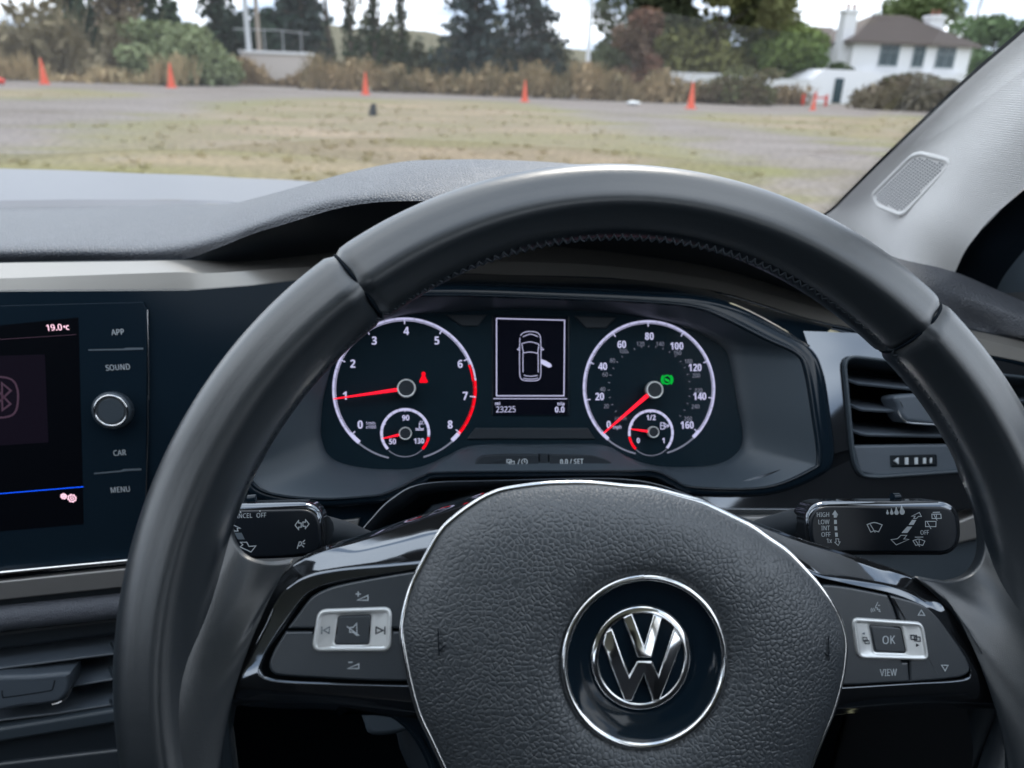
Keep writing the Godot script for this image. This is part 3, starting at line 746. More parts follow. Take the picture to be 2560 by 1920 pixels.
	slab("dial_disc", arc(c, r * 0.99, 0, 356, 89), -0.001, 0.0002, 0.0, M.dial_face, k)
	scale_ring(c, r, 0.0024, -139, 139, z, "lit_scale", M.lit_white, k)
	scale_ring(c, r - 0.0002, 0.0011, 139, 166, z, "lit_scale", M.lit_dim, k)
	scale_ring(c, r - 0.0002, 0.0011, -166, -139, z, "lit_scale", M.lit_dim, k)
	scale_ring(c, r - 0.0016, 0.00045, -131, 131, z + 0.0001, "scale_groove", M.groove, k)
	ticks("scale_mark", c, r - 0.0019, r, -133, 133, 32, 0.00035, z + 0.00012, M.print_grey, k, 4)
	ticks("lit_scale_mark", c, r - 0.0046, r - 0.0004, -133, 133, 8, 0.0007, z + 0.00014, M.lit_white, k)
	spots = [[54.9,-24.8], [48.8,-5], [51.5,16.2], [65.6,31.6], [85.9,37.3], [105.8,30.2], [118.8,14.7], [121.7,-5.9], [111.8,-26.2]]
	for s in 9: words("lit_numeral", str(s * 20), spots[s], 5.1, z, M.lit_white, k, 0, 0.86)
	words("lit_unit", "mph", [60.9,-26.6], 2.4, z, M.lit_white, k, 0, 0.9, false)
	words("lit_unit", "0 km/h", [63.6,-20.6], 2.2, z, M.lit_dim, k, 0, 0.9, false)
	spots = [[53.4,-11.8], [51.1,0.2], [53.1,10.5], [58.6,20.3], [66.4,26.8], [79.1,31.9], [93.4,31.8], [106.1,25.4], [114,19.2], [119.5,9], [120.9,-1.7], [118.3,-13.1], [112.6,-21.6]]
	for s in 13: words("lit_small_numeral", str(20 + s * 20), spots[s], 3.0, z, M.lit_dim, k, 0, 0.88, false)
	ticks("lit_small_mark", c, r * 0.60, r * 0.63, -133, 133, 26, 0.00045, z, M.lit_dim, k)
	# fuel gauge
	c = q([85.2,-31.2])[0]
	r = 0.0166
	scale_ring(c, r, 0.0018, -97, 134, z, "lit_scale", M.lit_white, k)
	scale_ring(c, r, 0.0016, -134, -99, z, "lit_red_scale", M.lit_red, k)
	scale_ring(c, r - 0.0004, 0.0005, 136, 224, z, "lit_scale", M.lit_dim, k)
	ticks("lit_scale_mark", c, r - 0.0024, r, -65, 65, 2, 0.0006, z + 0.0001, M.lit_white, k)
	ticks("scale_mark", c, r - 0.0018, r, -130, 130, 16, 0.0003, z + 0.0001, M.print_grey, k, 4)
	words("lit_numeral", "1/2", [85.5,-20.4], 3.6, z, M.lit_white, k, 0, 0.9)
	words("lit_numeral", "0", [75.9,-36.4], 3.6, z, M.lit_white, k, 0, 0.9)
	words("lit_numeral", "1", [94.3,-36.8], 3.6, z, M.lit_white, k, 0, 0.9)
	lines("lit_fuel_symbol", [q([92.3,-28.6,92.4,-24.1,95,-24.2,94.9,-28.6,92.3,-28.6]), q([92.6,-26.1,94.6,-26.1]), q([95.2,-26.4,96,-27.8,96.4,-25.6,95.5,-24.5])], 0.0005, z, M.lit_white, k)
	slab("lit_fuel_side_mark", q([97.2,-25.3,98.9,-26.5,97.2,-27.6]), 0.0, z, 0.0, M.lit_white, k)
	# needles
	needle(k, q([-85.5,2.3])[0], q([-133.7,-4.1])[0], 0.0058, 0.009, 0.0013)
	needle(k, q([86.1,-1.1])[0], q([49.4,-30.6])[0], 0.0056, 0.009, 0.0015)
	needle(k, q([-86.6,-28])[0], q([-102,-31.2])[0], 0.0040, 0.006, 0.0010)
	needle(k, q([85.4,-30.5])[0], q([69.6,-28.1])[0], 0.0037, 0.006, 0.0010)
	# warning lamps
	slab("seat_belt_warning_lamp", arc(q([-73.9,12.3])[0], 0.0014, 0, 345, 23), 0.0001, z, 0.0, M.lit_red, k)
	slab("seat_belt_warning_lamp", rounded(q([-75,11.3,-72.8,11.2,-71.9,8.3,-71.2,7.9,-71.2,6.3,-76.7,6.3,-76.7,7.9,-75.9,8.3]), 0.0008), 0.0001, z, 0.0, M.lit_red, k)
	var g := q([98,6.3])[0]
	lines("foot_brake_lamp", [closed2(arc(g, 0.0030, 0, 350, 35)), arc(g, 0.0041, 40, 140, 16), arc(g, 0.0041, 220, 320, 16), PackedVector2Array([g + Vector2(-0.0016, 0.0008), g + Vector2(0.0016, -0.0008)]), PackedVector2Array([g + Vector2(-0.0018, 0.0002), g + Vector2(0.0014, -0.0014)])], 0.0009, z, M.lit_green, k)
	# screen between the dials
	slab("display_bezel", q([-26.3,52.7,28.3,51.8,26.8,-18.2,-27.5,-17.2]), -0.002, 0.0008, 0.0006, M.gloss_black, k)
	slab("display_screen", q([-25.1,51.1,26.9,50.4,25.2,-17.2,-26.2,-16.3]), 0.0, 0.0009, 0.0, M.lit_navy, k)
	lines("display_frame_line", [q([-23.1,50.2,24.8,48.9,23.2,-4.1,-24,-3.4,-23.1,50.2])], 0.0007, 0.0011, M.lit_white, k)
	lines("display_line", [q([-26.2,-5.3,25.3,-6.2])], 0.0005, 0.0011, M.lit_white, k)
	words("display_text", "mi", [-23.4,-8.7], 2.2, 0.001, M.lit_white, k)
	words("display_text", "23225", [-17.7,-12.9], 4.0, 0.001, M.lit_white, k, 0, 0.92, false)
	words("display_text", "trip", [21,-9.6], 2.2, 0.001, M.lit_white, k)
	words("display_text", "0.0", [20.1,-13.7], 4.0, 0.001, M.lit_white, k, 0, 0.92)
	lines("display_car_outline", [even(q([-6.6,38.1,-3.4,40.6,0.4,41,4.3,40.6,7.2,38,7.6,30.5,7.4,16.8,6.9,9.3,4.8,7,-0.2,6.6,-5.2,7.2,-7.3,9.5,-7.6,17,-7.3,30.6]), 60, true), even(q([-5.8,32.6,0.3,33.8,6.3,32.1]), 10), even(q([-4.8,26.1,0.1,26.7,5.3,25.7]), 10), q([-4.8,26.1,-5.8,32.6]), q([5.3,25.7,6.3,32.1]), q([-5.1,25.8,-5.3,12.6]), q([5.6,25.7,5.4,12.5]), even(q([-4.8,10.6,-0.2,9.8,5,10.4]), 10), even(q([-5.1,8.5,-0.2,7.8,5.3,8.4]), 10), even(q([-4.9,37.4,0.4,39.2,5.8,37.3]), 10), q([-7.5,30,-8.9,28.4,-7.2,28.1]), q([7.9,29.9,9.5,28.3,7.6,28])], 0.00045, 0.0011, M.lit_white, k)
	slab("display_open_door", q([7.5,21.7,10.7,20.6,14.3,18.4,15.1,16.5,13.1,15.7,10.1,17.1,7.4,18.7]), 0.0009, 0.0011, 0.0, M.lit_white, k)
	# two push buttons on the ledge
	slab("display_button", rounded(q([-42.8,-50.6,-39.1,-45,-35.2,-43.3,-24.6,-42.7,1.3,-43.3,1.1,-51.3]), 0.001), 0.012, 0.0228, 0.0008, M.matte_black, k)
	slab("ledge_block", q([2.1,-43.3,7.7,-43.4,7.6,-51.3,1.9,-51.2]), 0.012, 0.0222, 0.0005, M.matte_black, k)
	slab("reset_button", rounded(q([8.5,-43.4,37,-44.7,46.3,-47.3,50.5,-49.8,52.2,-53,8.3,-51.3]), 0.001), 0.012, 0.0228, 0.0008, M.matte_black, k)
	words("button_lettering", "0.0 / SET", [23.4,-48.7], 3.5, 0.0229, M.print_white, k, 0, 0.82)
	lines("display_button_symbol", [q([-20.1,-46.3,-17.2,-46.4,-17.2,-48.3,-20.1,-48.2,-20.1,-46.3]), q([-18.5,-47.5,-15.2,-47.6,-15.2,-49.4,-18.6,-49.3,-18.5,-47.5]), q([-13,-50,-11.5,-46.1]), closed2(arc(q([-8.4,-48])[0], 0.0019, 0, 340, 17)), q([-8.4,-46.7,-8.4,-48.1,-7.5,-48.2])], 0.0005, 0.0230, M.print_white, k)
	slab("clear_lens", grown(face, 0.006), 0.0112, 0.0114, 0.0, M.lens, k)

# ---------------------------------------------------------------- the infotainment unit

func infotainment() -> void:
	var s := thing("infotainment_unit", "black glass touch screen unit with lit menu lettering and one round knob", "touch screen", SCREEN)
	slab("glass_panel", q([-118.5,75.8,-36.1,75.6,52.5,75.2,54.3,70.3,38,-77.9,33.8,-105.7,-61.2,-106.9,-149.2,-108.9]), -0.012, 0.0008, 0.0006, M.fascia_black, s)
	var z := 0.0011
	slab("display_screen", q([-70,60.5,11.2,66.4,-2.4,-75.7,-90.5,-78.1]), 0.0004, 0.0009, 0.0, M.lit_panel, s)
	slab("display_tile", q([-72.5,43.1,-12.5,42.8,-17.8,-16.6,-81.6,-17.8]), 0.0005, 0.0010, 0.0, M.lit_tile, s)
	words("display_temperature", "19.0", [-4.6,60.3], 4.0, z, M.lit_pink, s, 1.5, 0.95, false)
	words("display_temperature_unit", "°C", [3,59.9], 2.9, z, M.lit_pink, s, 1.5, 0.85)
	lines("display_line", [q([-71.1,52.7,8.5,55.2])], 0.00035, z, M.lit_mauve, s)
	lines("display_blue_line", [q([-86.6,-51.5,0.6,-48.8])], 0.00045, z, M.lit_blue, s)
	lines("display_wireless_symbol", [even(q([-50.7,29.3,-39.9,28.8,-34.2,26.2,-32.4,20.7,-32.7,14.7,-34.5,7.5,-37.6,3.4,-43.5,1.9,-54.6,1.8]), 40), q([-44.6,20,-37.9,10.7,-43.5,6.8,-41.3,24.9,-36.5,19.7,-45.7,11.7])], 0.0013, z, M.lit_mauve, s)
	for g in [[[-12.8,-54.8], 0.0015], [[-7.7,-56.5], 0.0022]]:
		var c := q(g[0])[0]
		var teeth := PackedVector2Array()
		for k in 64:
			var a := TAU * k / 64
			teeth.append(c + Vector2(cos(a), sin(a)) * g[1] * (1.22 if (k % 8) < 4 else 0.95))
		lines("display_gear_symbol", [closed2(teeth), closed2(arc(c, g[1] * 0.42, 0, 340, 17))], 0.00055, z, M.lit_pink, s)
	var names := ["APP", "SOUND", "CAR", "MENU"]
	var at := [[34.6,55.9], [32,32.4], [26.6,-26.3], [24.1,-52.3]]
	for k in 4: words("key_lettering", names[k], at[k], 3.7, z, M.print_white, s, 1.2, 0.9, false)
	slab("key_divider", q([14.9,45.1,36.6,44.7,38.3,45.2,49.4,44.9,49.2,43.7,38.1,43.8,36.5,43.8,14.8,44.3]), 0.0006, z, 0.0, M.print_grey, s)
	slab("key_divider", q([8.6,-39.6,25.7,-38.9,27.7,-38,39.3,-38.1,39.2,-39.4,27.5,-39.3,25.6,-39.8,8.5,-40.3]), 0.0006, z, 0.0, M.print_grey, s)
	# knob
	var c := q([28,5])[0]
	var foot := q([26.3,3.4])[0]
	var b := MB.new()
	var rows := []
	for p in [[15.2, 0.5, 0.0], [15.2, 8.0, 1.0], [14.4, 9.8, 1.0], [12.6, 10.4, 1.0]]:
		var row := PackedVector3Array()
		for k in 160:
			var a := TAU * k / 160
			var d: float = p[0] * 0.00098 * (1.0 - (0.022 if k % 4 < 2 and p[1] < 9 else 0.0))
			var o := foot.lerp(c, p[1] / 10.4)
			row.append(Vector3(o.x + cos(a) * d * 0.86, o.y + sin(a) * d * 0.86, p[1] * 0.001))
		rows.append(row)
	b.grid(rows, true)
	var kn := put(b, "knob", M.slate_plastic, s)
	b = MB.new()
	b.tube(lift(arc(c, 0.0102, 0, 354, 59), 0.0104), 0.0008, 0.0008, 10, true)
	put(b, "knob_chrome_ring", M.chrome, kn)
	slab("knob_face", arc(c, 0.0100, 0, 354, 59), 0.008, 0.0101, 0.0, M.button_plastic, kn)
	slab("knob_cap", arc(c, 0.0082, 0, 354, 59), 0.009, 0.0105, 0.0004, M.slate_plastic, kn)

# ---------------------------------------------------------------- vents

func louvre(front: PackedVector2Array, rise: float, z: float, deep: float, parent: Node3D) -> void:
	var f: PackedVector2Array = front
	var b := MB.new()
	var rows := [PackedVector3Array(), PackedVector3Array(), PackedVector3Array(), PackedVector3Array()]
	for p in f:
		rows[0].append(Vector3(p.x, p.y + rise, z - deep))
		rows[1].append(Vector3(p.x, p.y + 0.0008, z - 0.0006))
		rows[2].append(Vector3(p.x, p.y, z))
		rows[3].append(Vector3(p.x, p.y - 0.0012, z - 0.001))
	b.grid(rows.slice(0, 2)); b.grid(rows.slice(1, 3)); b.grid(rows.slice(2, 4))
	var under: PackedVector3Array = rows[0].duplicate()
	for k in under.size(): under[k].y -= 0.002
	b.grid([rows[3], under])
	put(b, "louvre", M.louvre_plastic, parent)

func driver_vent() -> Node3D:
	var v := thing("driver_air_vent", "driver's side air vent with three louvres and a ribbed thumbwheel", "air vent", DIALS)
	var o: PackedVector2Array = spaced(closed2(rounded(q([217,22,380.7,1.4,377.6,-54.9,304.9,-63.4,238,-65.8,226.3,-64.3,221.4,-52.2]), 0.011)), 120, true)
	var b := MB.new()
	b.grid([lift(o, 0.020), lift(o, 0.0248), lift(grown(o, -0.0007), 0.0256), lift(grown(o, -0.0019), 0.0254), lift(grown(o, -0.0026), 0.0240), lift(grown(o, -0.0040), 0.0020), lift(grown(o, -0.0040), -0.03)], true)
	put(b, "vent_frame", M.slate_plastic, v)
	slab("vent_back", grown(o, -0.003), -0.034, -0.030, 0.0, M.void_black, v)
	var fr := [q([219.3,5.8,227,2.4,230.8,1.1,234.6,0.8,268.4,-2.8,315.1,-8,383.3,-16.4]), q([221,-11.8,229,-16,233.3,-17.3,237.1,-17.6,260,-19.1,314.4,-23.6,382.5,-31.1]), q([223,-30.9,231,-34.1,235.3,-35,239.1,-35.3,286.9,-37.1,336.2,-39.6,382,-41.6])]
	for p in fr: louvre(p, 0.009, 0.020, 0.034, v)
	b = MB.new()
	for p in [q([230.5,1.1,234.3,0.8,237.9,8.4,234.8,8]), q([233,-17.3,236.8,-17.6,240,-8.6,237,-9.2])]:
		pass
	slab("thumbwheel_panel", q([224.1,-42.3,295.5,-43,381.8,-44.7,381.2,-56.2,306.8,-64.7,241.7,-64.5,228.8,-61.7]), 0.008, 0.0205, 0.002, M.louvre_plastic, v)
	slab("thumbwheel_slot", rounded(q([252.1,-50.2,287.3,-50.2,287.4,-58.6,252.4,-58.3]), 0.001), 0.018, 0.0209, 0.0, M.void_black, v)
	var marks := [q([253.7,-53.8,257.5,-51.5,257.3,-56.5]), q([262.5,-51.8,264.9,-51.8,264.7,-56.7,262.3,-56.7]), q([269.7,-52,272.1,-52,271.9,-56.7,269.5,-56.6]), q([276.1,-52.3,278.3,-52.4,278.1,-56.4,275.9,-56.4]), q([281.4,-52.4,282.9,-52.5,282.7,-56.1,281.2,-56.1])]
	for p in marks: slab("thumbwheel_mark", p, 0.0205, 0.0225, 0.0004, M.print_white, v)
	for k in 36:
		var x := lerpf(q([252.2,-53])[0].x, q([285.1,-53.8])[0].x, k / 35.0)
		var y0 := q([252,-57.2])[0].y
		slab("thumbwheel_rib", PackedVector2Array([Vector2(x, y0), Vector2(x + 0.0005, y0), Vector2(x + 0.0005, y0 + 0.0072), Vector2(x, y0 + 0.0072)]), 0.0205, 0.0217, 0.0, M.matte_black, v)
	var tab: PackedVector2Array = even(q([256.5,-7.4,256.8,-16.5,258.1,-21.6,261,-25.1,265,-26.8,298.4,-29.5,301.3,-15.2,299.4,-8]), 60, true)
	slab("louvre_tab", tab, 0.010, 0.0262, 0.003, M.louvre_plastic, v)
	b = MB.new()
	b.tube(lift(even(q([256.5,-18.7,258.3,-22.6,261.2,-25.7,265,-27.4,287.3,-29.2]), 30), 0.0250), 0.0007, 0.0007, 8)
	put(b, "tab_chrome_edge", M.chrome, v)
	return v

func centre_vent() -> void:
	var v := thing("centre_air_vent", "central air vent below the touch screen, with a louvre slider tab", "air vent", SCREEN)
	slab("vent_back", q([-129.8,-167.2,21.7,-164.8,12.4,-254.6,-143.4,-257.5]), -0.046, -0.040, 0.0, M.void_black, v)
	var fr := [q([-107,-183.3,-73.3,-180.9,-39.2,-178.9,4,-176.5,21.5,-175.5]), q([-109.8,-202.3,-76.2,-201.8,-28,-199.3,1.8,-196.3,19.5,-194.8]), q([-113,-223.9,-78.9,-221.4,-44.4,-220.1,-0.5,-216.4,17.3,-214.9])]
	for p in fr: louvre(p, 0.0115, -0.004, 0.040, v)
	for p in [q([1.8,-167,4.8,-176.2,5.5,-176.1,2.7,-167.3]), q([-1.3,-186.8,1.5,-196.1,2.2,-196,-0.5,-187.5]), q([-3.3,-211.9,-2.1,-217.1,-1.4,-216.9,-2.4,-212.1])]:
		slab("louvre_step", p, -0.006, -0.0034, 0.0, M.slate_plastic, v)
	slab("louvre_tab", even(q([-86.9,-184.3,-45.2,-183.9,-26.6,-183.7,-22.5,-184.6,-24.3,-193.8,-26.1,-199.1,-30.9,-204.6,-35.4,-206.7,-56.7,-208,-90.3,-208.5]), 60, true), -0.012, 0.004, 0.0035, M.louvre_plastic, v)
	lines("tab_groove", [even(q([-69.4,-193.2,-69.7,-197.9,-66.8,-198.6,-39.6,-196.5,-36.2,-194.7,-34.1,-188.8]), 40)], 0.0007, 0.0042, M.groove, v)
	var b := MB.new()
	b.tube(lift(even(q([-39.5,-209,-34.3,-207.9,-28.7,-204,-25.1,-196.8]), 20), 0.0010), 0.0008, 0.0008, 8)
	put(b, "tab_chrome_edge", M.chrome, v)
	slab("vent_lower_frame", q([-120.3,-231.4,-77.4,-224.9,4.3,-217.9,27.3,-216.4,26.1,-227.5,3.1,-229.3,-78.9,-236.4,-121.6,-240.4]), -0.03, 0.0, 0.003, M.slate_plastic, v)
	slab("lower_console", q([-125.2,-241.3,-82.1,-237.8,0.7,-231,33,-229.2,23.5,-322.3,-134.4,-302.7]), -0.05, -0.006, 0.0, M.matte_black, v)
	slab("console_switch_bank", q([-125.6,-255.4,-83,-255,-0.6,-252.7,-1.2,-273.7,-127.7,-269.6]), -0.02, -0.003, 0.002, M.button_plastic, v)

# ---------------------------------------------------------------- the dashboard

func sheet(called: String, rows: Array, per: int, m: Material, parent: Node3D, creases := [], left := 0.0, right := 0.0) -> void:
	var b := MB.new()
	var dense := []
	for r in rows: dense.append(keyed(longer(r, left, right), per))
	# smooth across the rows between creases
	var from := 0
	for c in creases + [rows.size() - 1]:
		var part := dense.slice(from, c + 1)
		var out := []
		var steps := 6 if part.size() > 2 else 2
		for s in part.size() - 1:
			for k in steps:
				var row := PackedVector3Array()
				for x in part[0].size():
					row.append(part[s][x].cubic_interpolate(part[s + 1][x], part[maxi(s - 1, 0)][x], part[mini(s + 2, part.size() - 1)][x], float(k) / steps))
				out.append(row)
		out.append(part[part.size() - 1])
		b.grid(out)
		from = c
	put(b, called, m, parent)

func longer(r: PackedVector3Array, at_start: float, at_end: float) -> PackedVector3Array:
	var o := r.duplicate()
	var m := r.size()
	if at_start > 0.0: o.insert(0, r[0] + (r[0] - r[1]).normalized() * at_start)
	if at_end > 0.0: o.append(r[m - 1] + (r[m - 1] - r[m - 2]).normalized() * at_end)
	return o

func dashboard() -> void:
	var d := thing("dashboard", "dark grained dashboard with a hooded instrument cowl, silver trim strip and gloss black fascia", "dashboard")
	var far := q3([-673,965,-950,-574,955,-1020,-512,948,-1050,-435,946,-1060,-352,944,-1060,-278,943,-1060,-224,942,-1050,-165,942,-1040,-82,941,-1020,18,941,-1000,132,940,-970,240,939,-930,351,939,-880,432,932,-810,464,919,-720,504,915,-660,532,906,-600,541,906,-540])
	sheet("dash_top_far", [far, q3([-592,943,-820,-480,942,-840,-416,943,-840,-350,945,-840,-283,946,-840,-234,948,-830,-191,949,-800,-154,952,-770,-111,960,-740,-53,971,-730,21,985,-730,89,984,-730,152,980,-730,244,973,-720,346,957,-700,426,930,-660,489,918,-640,532,907,-530])], 8, M.dash_far, d, [], 0.5)
	sheet("dash_top_step", [q3([-592,943,-820,-480,942,-840,-416,943,-840,-350,945,-840,-283,946,-840,-234,948,-830,-193,951,-810,-171,952,-790]), q3([-583,938,-805,-471,938,-820,-410,938,-825,-345,940,-825,-278,942,-825,-232,945,-820,-195,949,-800,-170,950,-785])], 8, M.dash_far, d, [], 0.5)
	var crest := q3([-587,937,-810,-471,938,-820,-410,938,-825,-345,940,-825,-277,943,-820,-226,949,-798,-178,956,-759,-141,970,-707,-93,992,-622,-72,1001,-593,-40,1013,-562,-8,1021,-548,16,1023,-545,54,1024,-544,111,1022,-545,185,1014,-553,280,991,-570,390,949,-600,457,934,-600,496,919,-560,521,912,-520])
	var mid := q3([-512,941,-700,-405,943,-700,-351,945,-700,-295,946,-700,-238,948,-700,-193,955,-678,-154,967,-644,-117,981,-601,-84,995,-562,-57,1005,-537,-32,1014,-520,-8,1019,-509,15,1021,-505,51,1021,-503,104,1017,-504,173,1009,-512,262,986,-530,371,943,-565,443,922,-575,487,911,-545,514,908,-510])
	var roll := q3([-447,944,-605,-351,948,-600,-304,949,-600,-255,950,-600,-206,951,-600,-167,958,-583,-137,968,-568,-107,981,-541,-78,994,-515,-53,1004,-493,-29,1010,-477,-8,1013,-470,24,1014,-466,58,1012,-467,97,1009,-468,163,1000,-478,250,976,-500,358,933,-540,455,901,-570,487,896,-540,517,898,-510])
	var lip := q3([-449,930,-602,-352,935,-597,-305,937,-597,-256,939,-596,-205,941,-592,-170,945,-580,-141,957,-564,-111,972,-540,-84,984,-515,-52,998,-486,-29,1005,-470,-8,1008,-461,24,1009,-456,57,1007,-457,95,1004,-458,160,994,-468,246,970,-490,353,927,-530,451,895,-565,493,890,-545,525,889,-515])
	sheet("padded_dash_top", [crest, mid, roll, lip], 6, M.dash_grain, d, [], 0.5)
	var trim_up := q3([-431,936,-578,-340,940,-577,-295,942,-577,-248,943,-577,-200,944,-577,-170,945,-577,-156,944,-580,-133,940,-595,-107,940,-605,-51,946,-610,10,951,-607,84,953,-604,159,948,-600,240,939,-585,317,919,-575,400,901,-570,449,895,-562,492,890,-543,523,889,-513])
	sheet("cowl_underside", [q3([-452,930,-607,-355,935,-602,-307,937,-602,-258,939,-601,-207,941,-597,-172,946,-585,-152,953,-574,-112,972,-545,-85,984,-520,-39,1002,-482,3,1009,-464,57,1007,-462,121,1001,-467,194,988,-482,275,958,-505,378,919,-542,455,895,-570,497,890,-550,530,889,-520]), trim_up], 6, M.matte_black, d, [], 0.5)
	var crease := q3([-413,934,-550,-328,936,-552,-284,937,-553,-239,939,-553,-193,941,-553,-164,942,-553,-150,941,-554,-125,942,-556,-100,943,-560,-48,946,-562,10,949,-561,78,949,-561,149,946,-560,230,936,-558,307,917,-554,387,901,-550,437,895,-545,482,888,-530,518,885,-505])
	var trim_low := q3([-414,919,-545,-328,922,-545,-284,923,-545,-239,924,-545,-193,925,-545,-163,926,-545,-149,927,-545,-118,929,-545,-91,932,-545,-47,939,-545,9,944,-545,76,943,-545,146,941,-545,226,931,-545,301,911,-540,379,896,-535,428,888,-530,476,881,-520,516,876,-500])
	sheet("silver_trim_strip", [trim_up, crease, trim_low], 6, M.grey_trim, d, [1], 0.5)
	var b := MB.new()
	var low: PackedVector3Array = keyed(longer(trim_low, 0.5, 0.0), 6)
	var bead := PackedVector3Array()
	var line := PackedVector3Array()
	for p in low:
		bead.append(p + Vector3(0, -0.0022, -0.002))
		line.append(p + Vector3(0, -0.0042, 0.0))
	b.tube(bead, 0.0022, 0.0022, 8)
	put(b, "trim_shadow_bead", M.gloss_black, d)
	b = MB.new()
	b.tube(line, 0.0008, 0.0008, 8)
	put(b, "trim_gloss_line", M.piano_black, d)
	# fascia between the touch screen and the instruments
	var scr := SCREEN
	b = MB.new()
	b.prism(q([-117.8,83.9,-35.4,84.4,80.1,81.7,120.5,83.6,169.9,87.8,187.6,74.8,167.1,43.7,139,-0.5,114.8,-69.7,108.3,-90,29.4,-109.3,-61.9,-108.6,-150.3,-111.3]), -0.02, -0.001)
	var f := put(b, "gloss_fascia", M.fascia_black, d)
	f.transform = scr
	b = MB.new()
	b.tube(lift(q([54.9,70,53.2,50.9,49.2,9.3]), 0.0004) , 0.0005, 0.0005, 6)
	b.tube(lift(q([48.9,12.2,46.7,-10,42.9,-37.5,38.9,-68.1]), 0.0004), 0.0005, 0.0005, 6)
	f = put(b, "screen_edge_line", M.chrome, d)
	f.transform = scr
	f = slab("chrome_strip", q([-98.4,-108.8,-57.8,-104,29.5,-101.3,49.7,-100.7,49.4,-103.5,28.7,-104.6,-58.2,-107.3,-98.7,-110.4]), -0.006, 0.006, 0.0012, M.chrome, d)
	f.transform = scr
	f = slab("strip_shadow_gap", q([-101.8,-108.7,-61,-105.4,47.8,-101.2,46.8,-111.6,-62.2,-114.6,-103.1,-117]), -0.012, 0.001, 0.0, M.void_black, d)
	f.transform = scr
	f = slab("lower_trim_strip", q([-99.2,-114,-58.8,-111,26.7,-107.6,49.1,-107,47.8,-119.4,22.3,-121.4,-60.6,-124.7,-101.2,-127.2]), -0.01, 0.0065, 0.0012, M.dark_trim, d)
	f.transform = scr
	f = slab("lower_trim_shadow", q([-104.7,-128.1,-63.8,-125.8,20,-122.9,45.8,-121.1,44.2,-137.4,-106.4,-139.2]), -0.014, 0.0005, 0.0, M.matte_black, d)
	f.transform = scr
	b = MB.new()
	b.tube(lift(q([-113.3,-146.4,-63.8,-140.5,-24,-139.1,19.8,-137.4,45.6,-135.5]), -0.004), 0.0105, 0.0105, 20)
	f = put(b, "padded_roll", M.roll_grain, d)
	f.transform = scr
	f = slab("vent_top_frame", q([-112.5,-157.2,-70.5,-153.2,14.2,-148.7,41.3,-147,39.7,-162.7,8.2,-163.9,-72.6,-168.6,-114.7,-171.6]), -0.03, -0.006, 0.004, M.matte_black, d)
	f.transform = scr
	f = slab("passenger_fascia", PackedVector2Array([Vector2(-0.85, -0.45), Vector2(-0.06, -0.45), Vector2(-0.06, 0.062), Vector2(-0.85, 0.062)]), -0.06, -0.036, 0.003, M.slate_plastic, d)
	f.transform = scr
	# gloss frame round the instruments
	var hood: PackedVector2Array = keyed(q([-177.4,-32.7,-182.8,-47.1,-179.5,-57.3,-166.2,-63.8,-137.7,-67.2,-108.8,-66.3,-99.4,-64.8,-88.2,-60.4,-75.7,-54.5,-64.4,-52.5,-4,-53.4,57.6,-54.7,78.9,-55.3,91.5,-61.1,105.8,-66.8,154.7,-68.2,186.7,-57.7,193,-50.3,190.4,-21.6,185.8,10.3,179.5,21.5,158.1,31.3,128.8,45.7,109.4,53,77.1,56.5,13.8,59,-62.9,61,-107.6,57.7,-142.8,37.4,-165.9,2.2]), 6, true)
	var rim: PackedVector2Array = keyed(q([-185.3,-29.7,-191.9,-47.1,-186.8,-62.4,-169.8,-70.4,-138.2,-74.1,-109.1,-72.9,-97.9,-71.8,-85.4,-67.1,-73.4,-60.9,-62.9,-58.2,-3.5,-59.2,57.6,-60.5,77.7,-61.7,90.1,-67.6,105.5,-74,159.7,-75,197.1,-63.3,208.4,-50.8,207.1,-21.9,202.6,10.4,193.6,26.6,170.4,41.3,140.7,55.8,114.4,62.2,78.5,64.7,14.7,67.7,-62.6,69.7,-113.7,65,-149.1,43.9,-173.8,5.4]), 6, true)
	b = MB.new()
	var rows := []
	for t in [[0.0, 26.0], [0.02, 28.6], [0.10, 29.6], [0.22, 29.0], [0.26, 28.0], [0.34, 28.2], [0.60, 28.0], [0.85, 26.5], [1.0, 23.5], [1.01, 16.0]]:
		var row := PackedVector3Array()
		for s in rim.size():
			var p := hood[s].lerp(rim[s], t[0])
			row.append(Vector3(p.x, p.y, t[1] * 0.001))
		rows.append(row)
	b.grid(rows, true)
	f = put(b, "gloss_instrument_frame", M.gloss_black, d)
	f.transform = DIALS
	# fascia above the instruments and round the driver's vent
	b = MB.new()
	var over := PackedVector3Array()
	for p in keyed(q([-107.8,65.7,-62.6,70.5,14.9,68.5,78.8,65.5,114.8,63,141.2,56.6,170.9,42,194.2,27.4]), 6): over.append(DIALS * Vector3(p.x, p.y, 0.023))
	var edge := q3([-40,939,-542,16,944,-542,93,943,-542,163,940,-542,206,935,-542,239,927,-540,278,916,-540,321,905,-538])
	sheet("upper_fascia", [keyed(edge, 6), over], 1, M.gloss_black, d)
	var hole: PackedVector2Array = spaced(closed2(rounded(q([217,22,380.7,1.4,377.6,-54.9,304.9,-63.4,238,-65.8,226.3,-64.3,221.4,-52.2]), 0.011)), 120, true)
	var outer: PackedVector2Array = spaced(closed2(q([190,38.2,233,36.4,281.9,26.9,331.7,17.5,434.3,-5.5,429.5,-86.5,308.5,-89.4,188.8,-85.6,107.5,-83.6,107.8,-73,160.7,-73.9,196.8,-62.8,208.2,-50.9,207.2,-21.9,202.6,10.5,194,26.2])), 240, true)
	var mid_h := Vector2()
	for p in hole: mid_h += p / hole.size()
	var ang := []
	for p in outer: ang.append((p - mid_h).angle())
	b = MB.new()
	var inner_row := PackedVector3Array()
	var outer_row := PackedVector3Array()
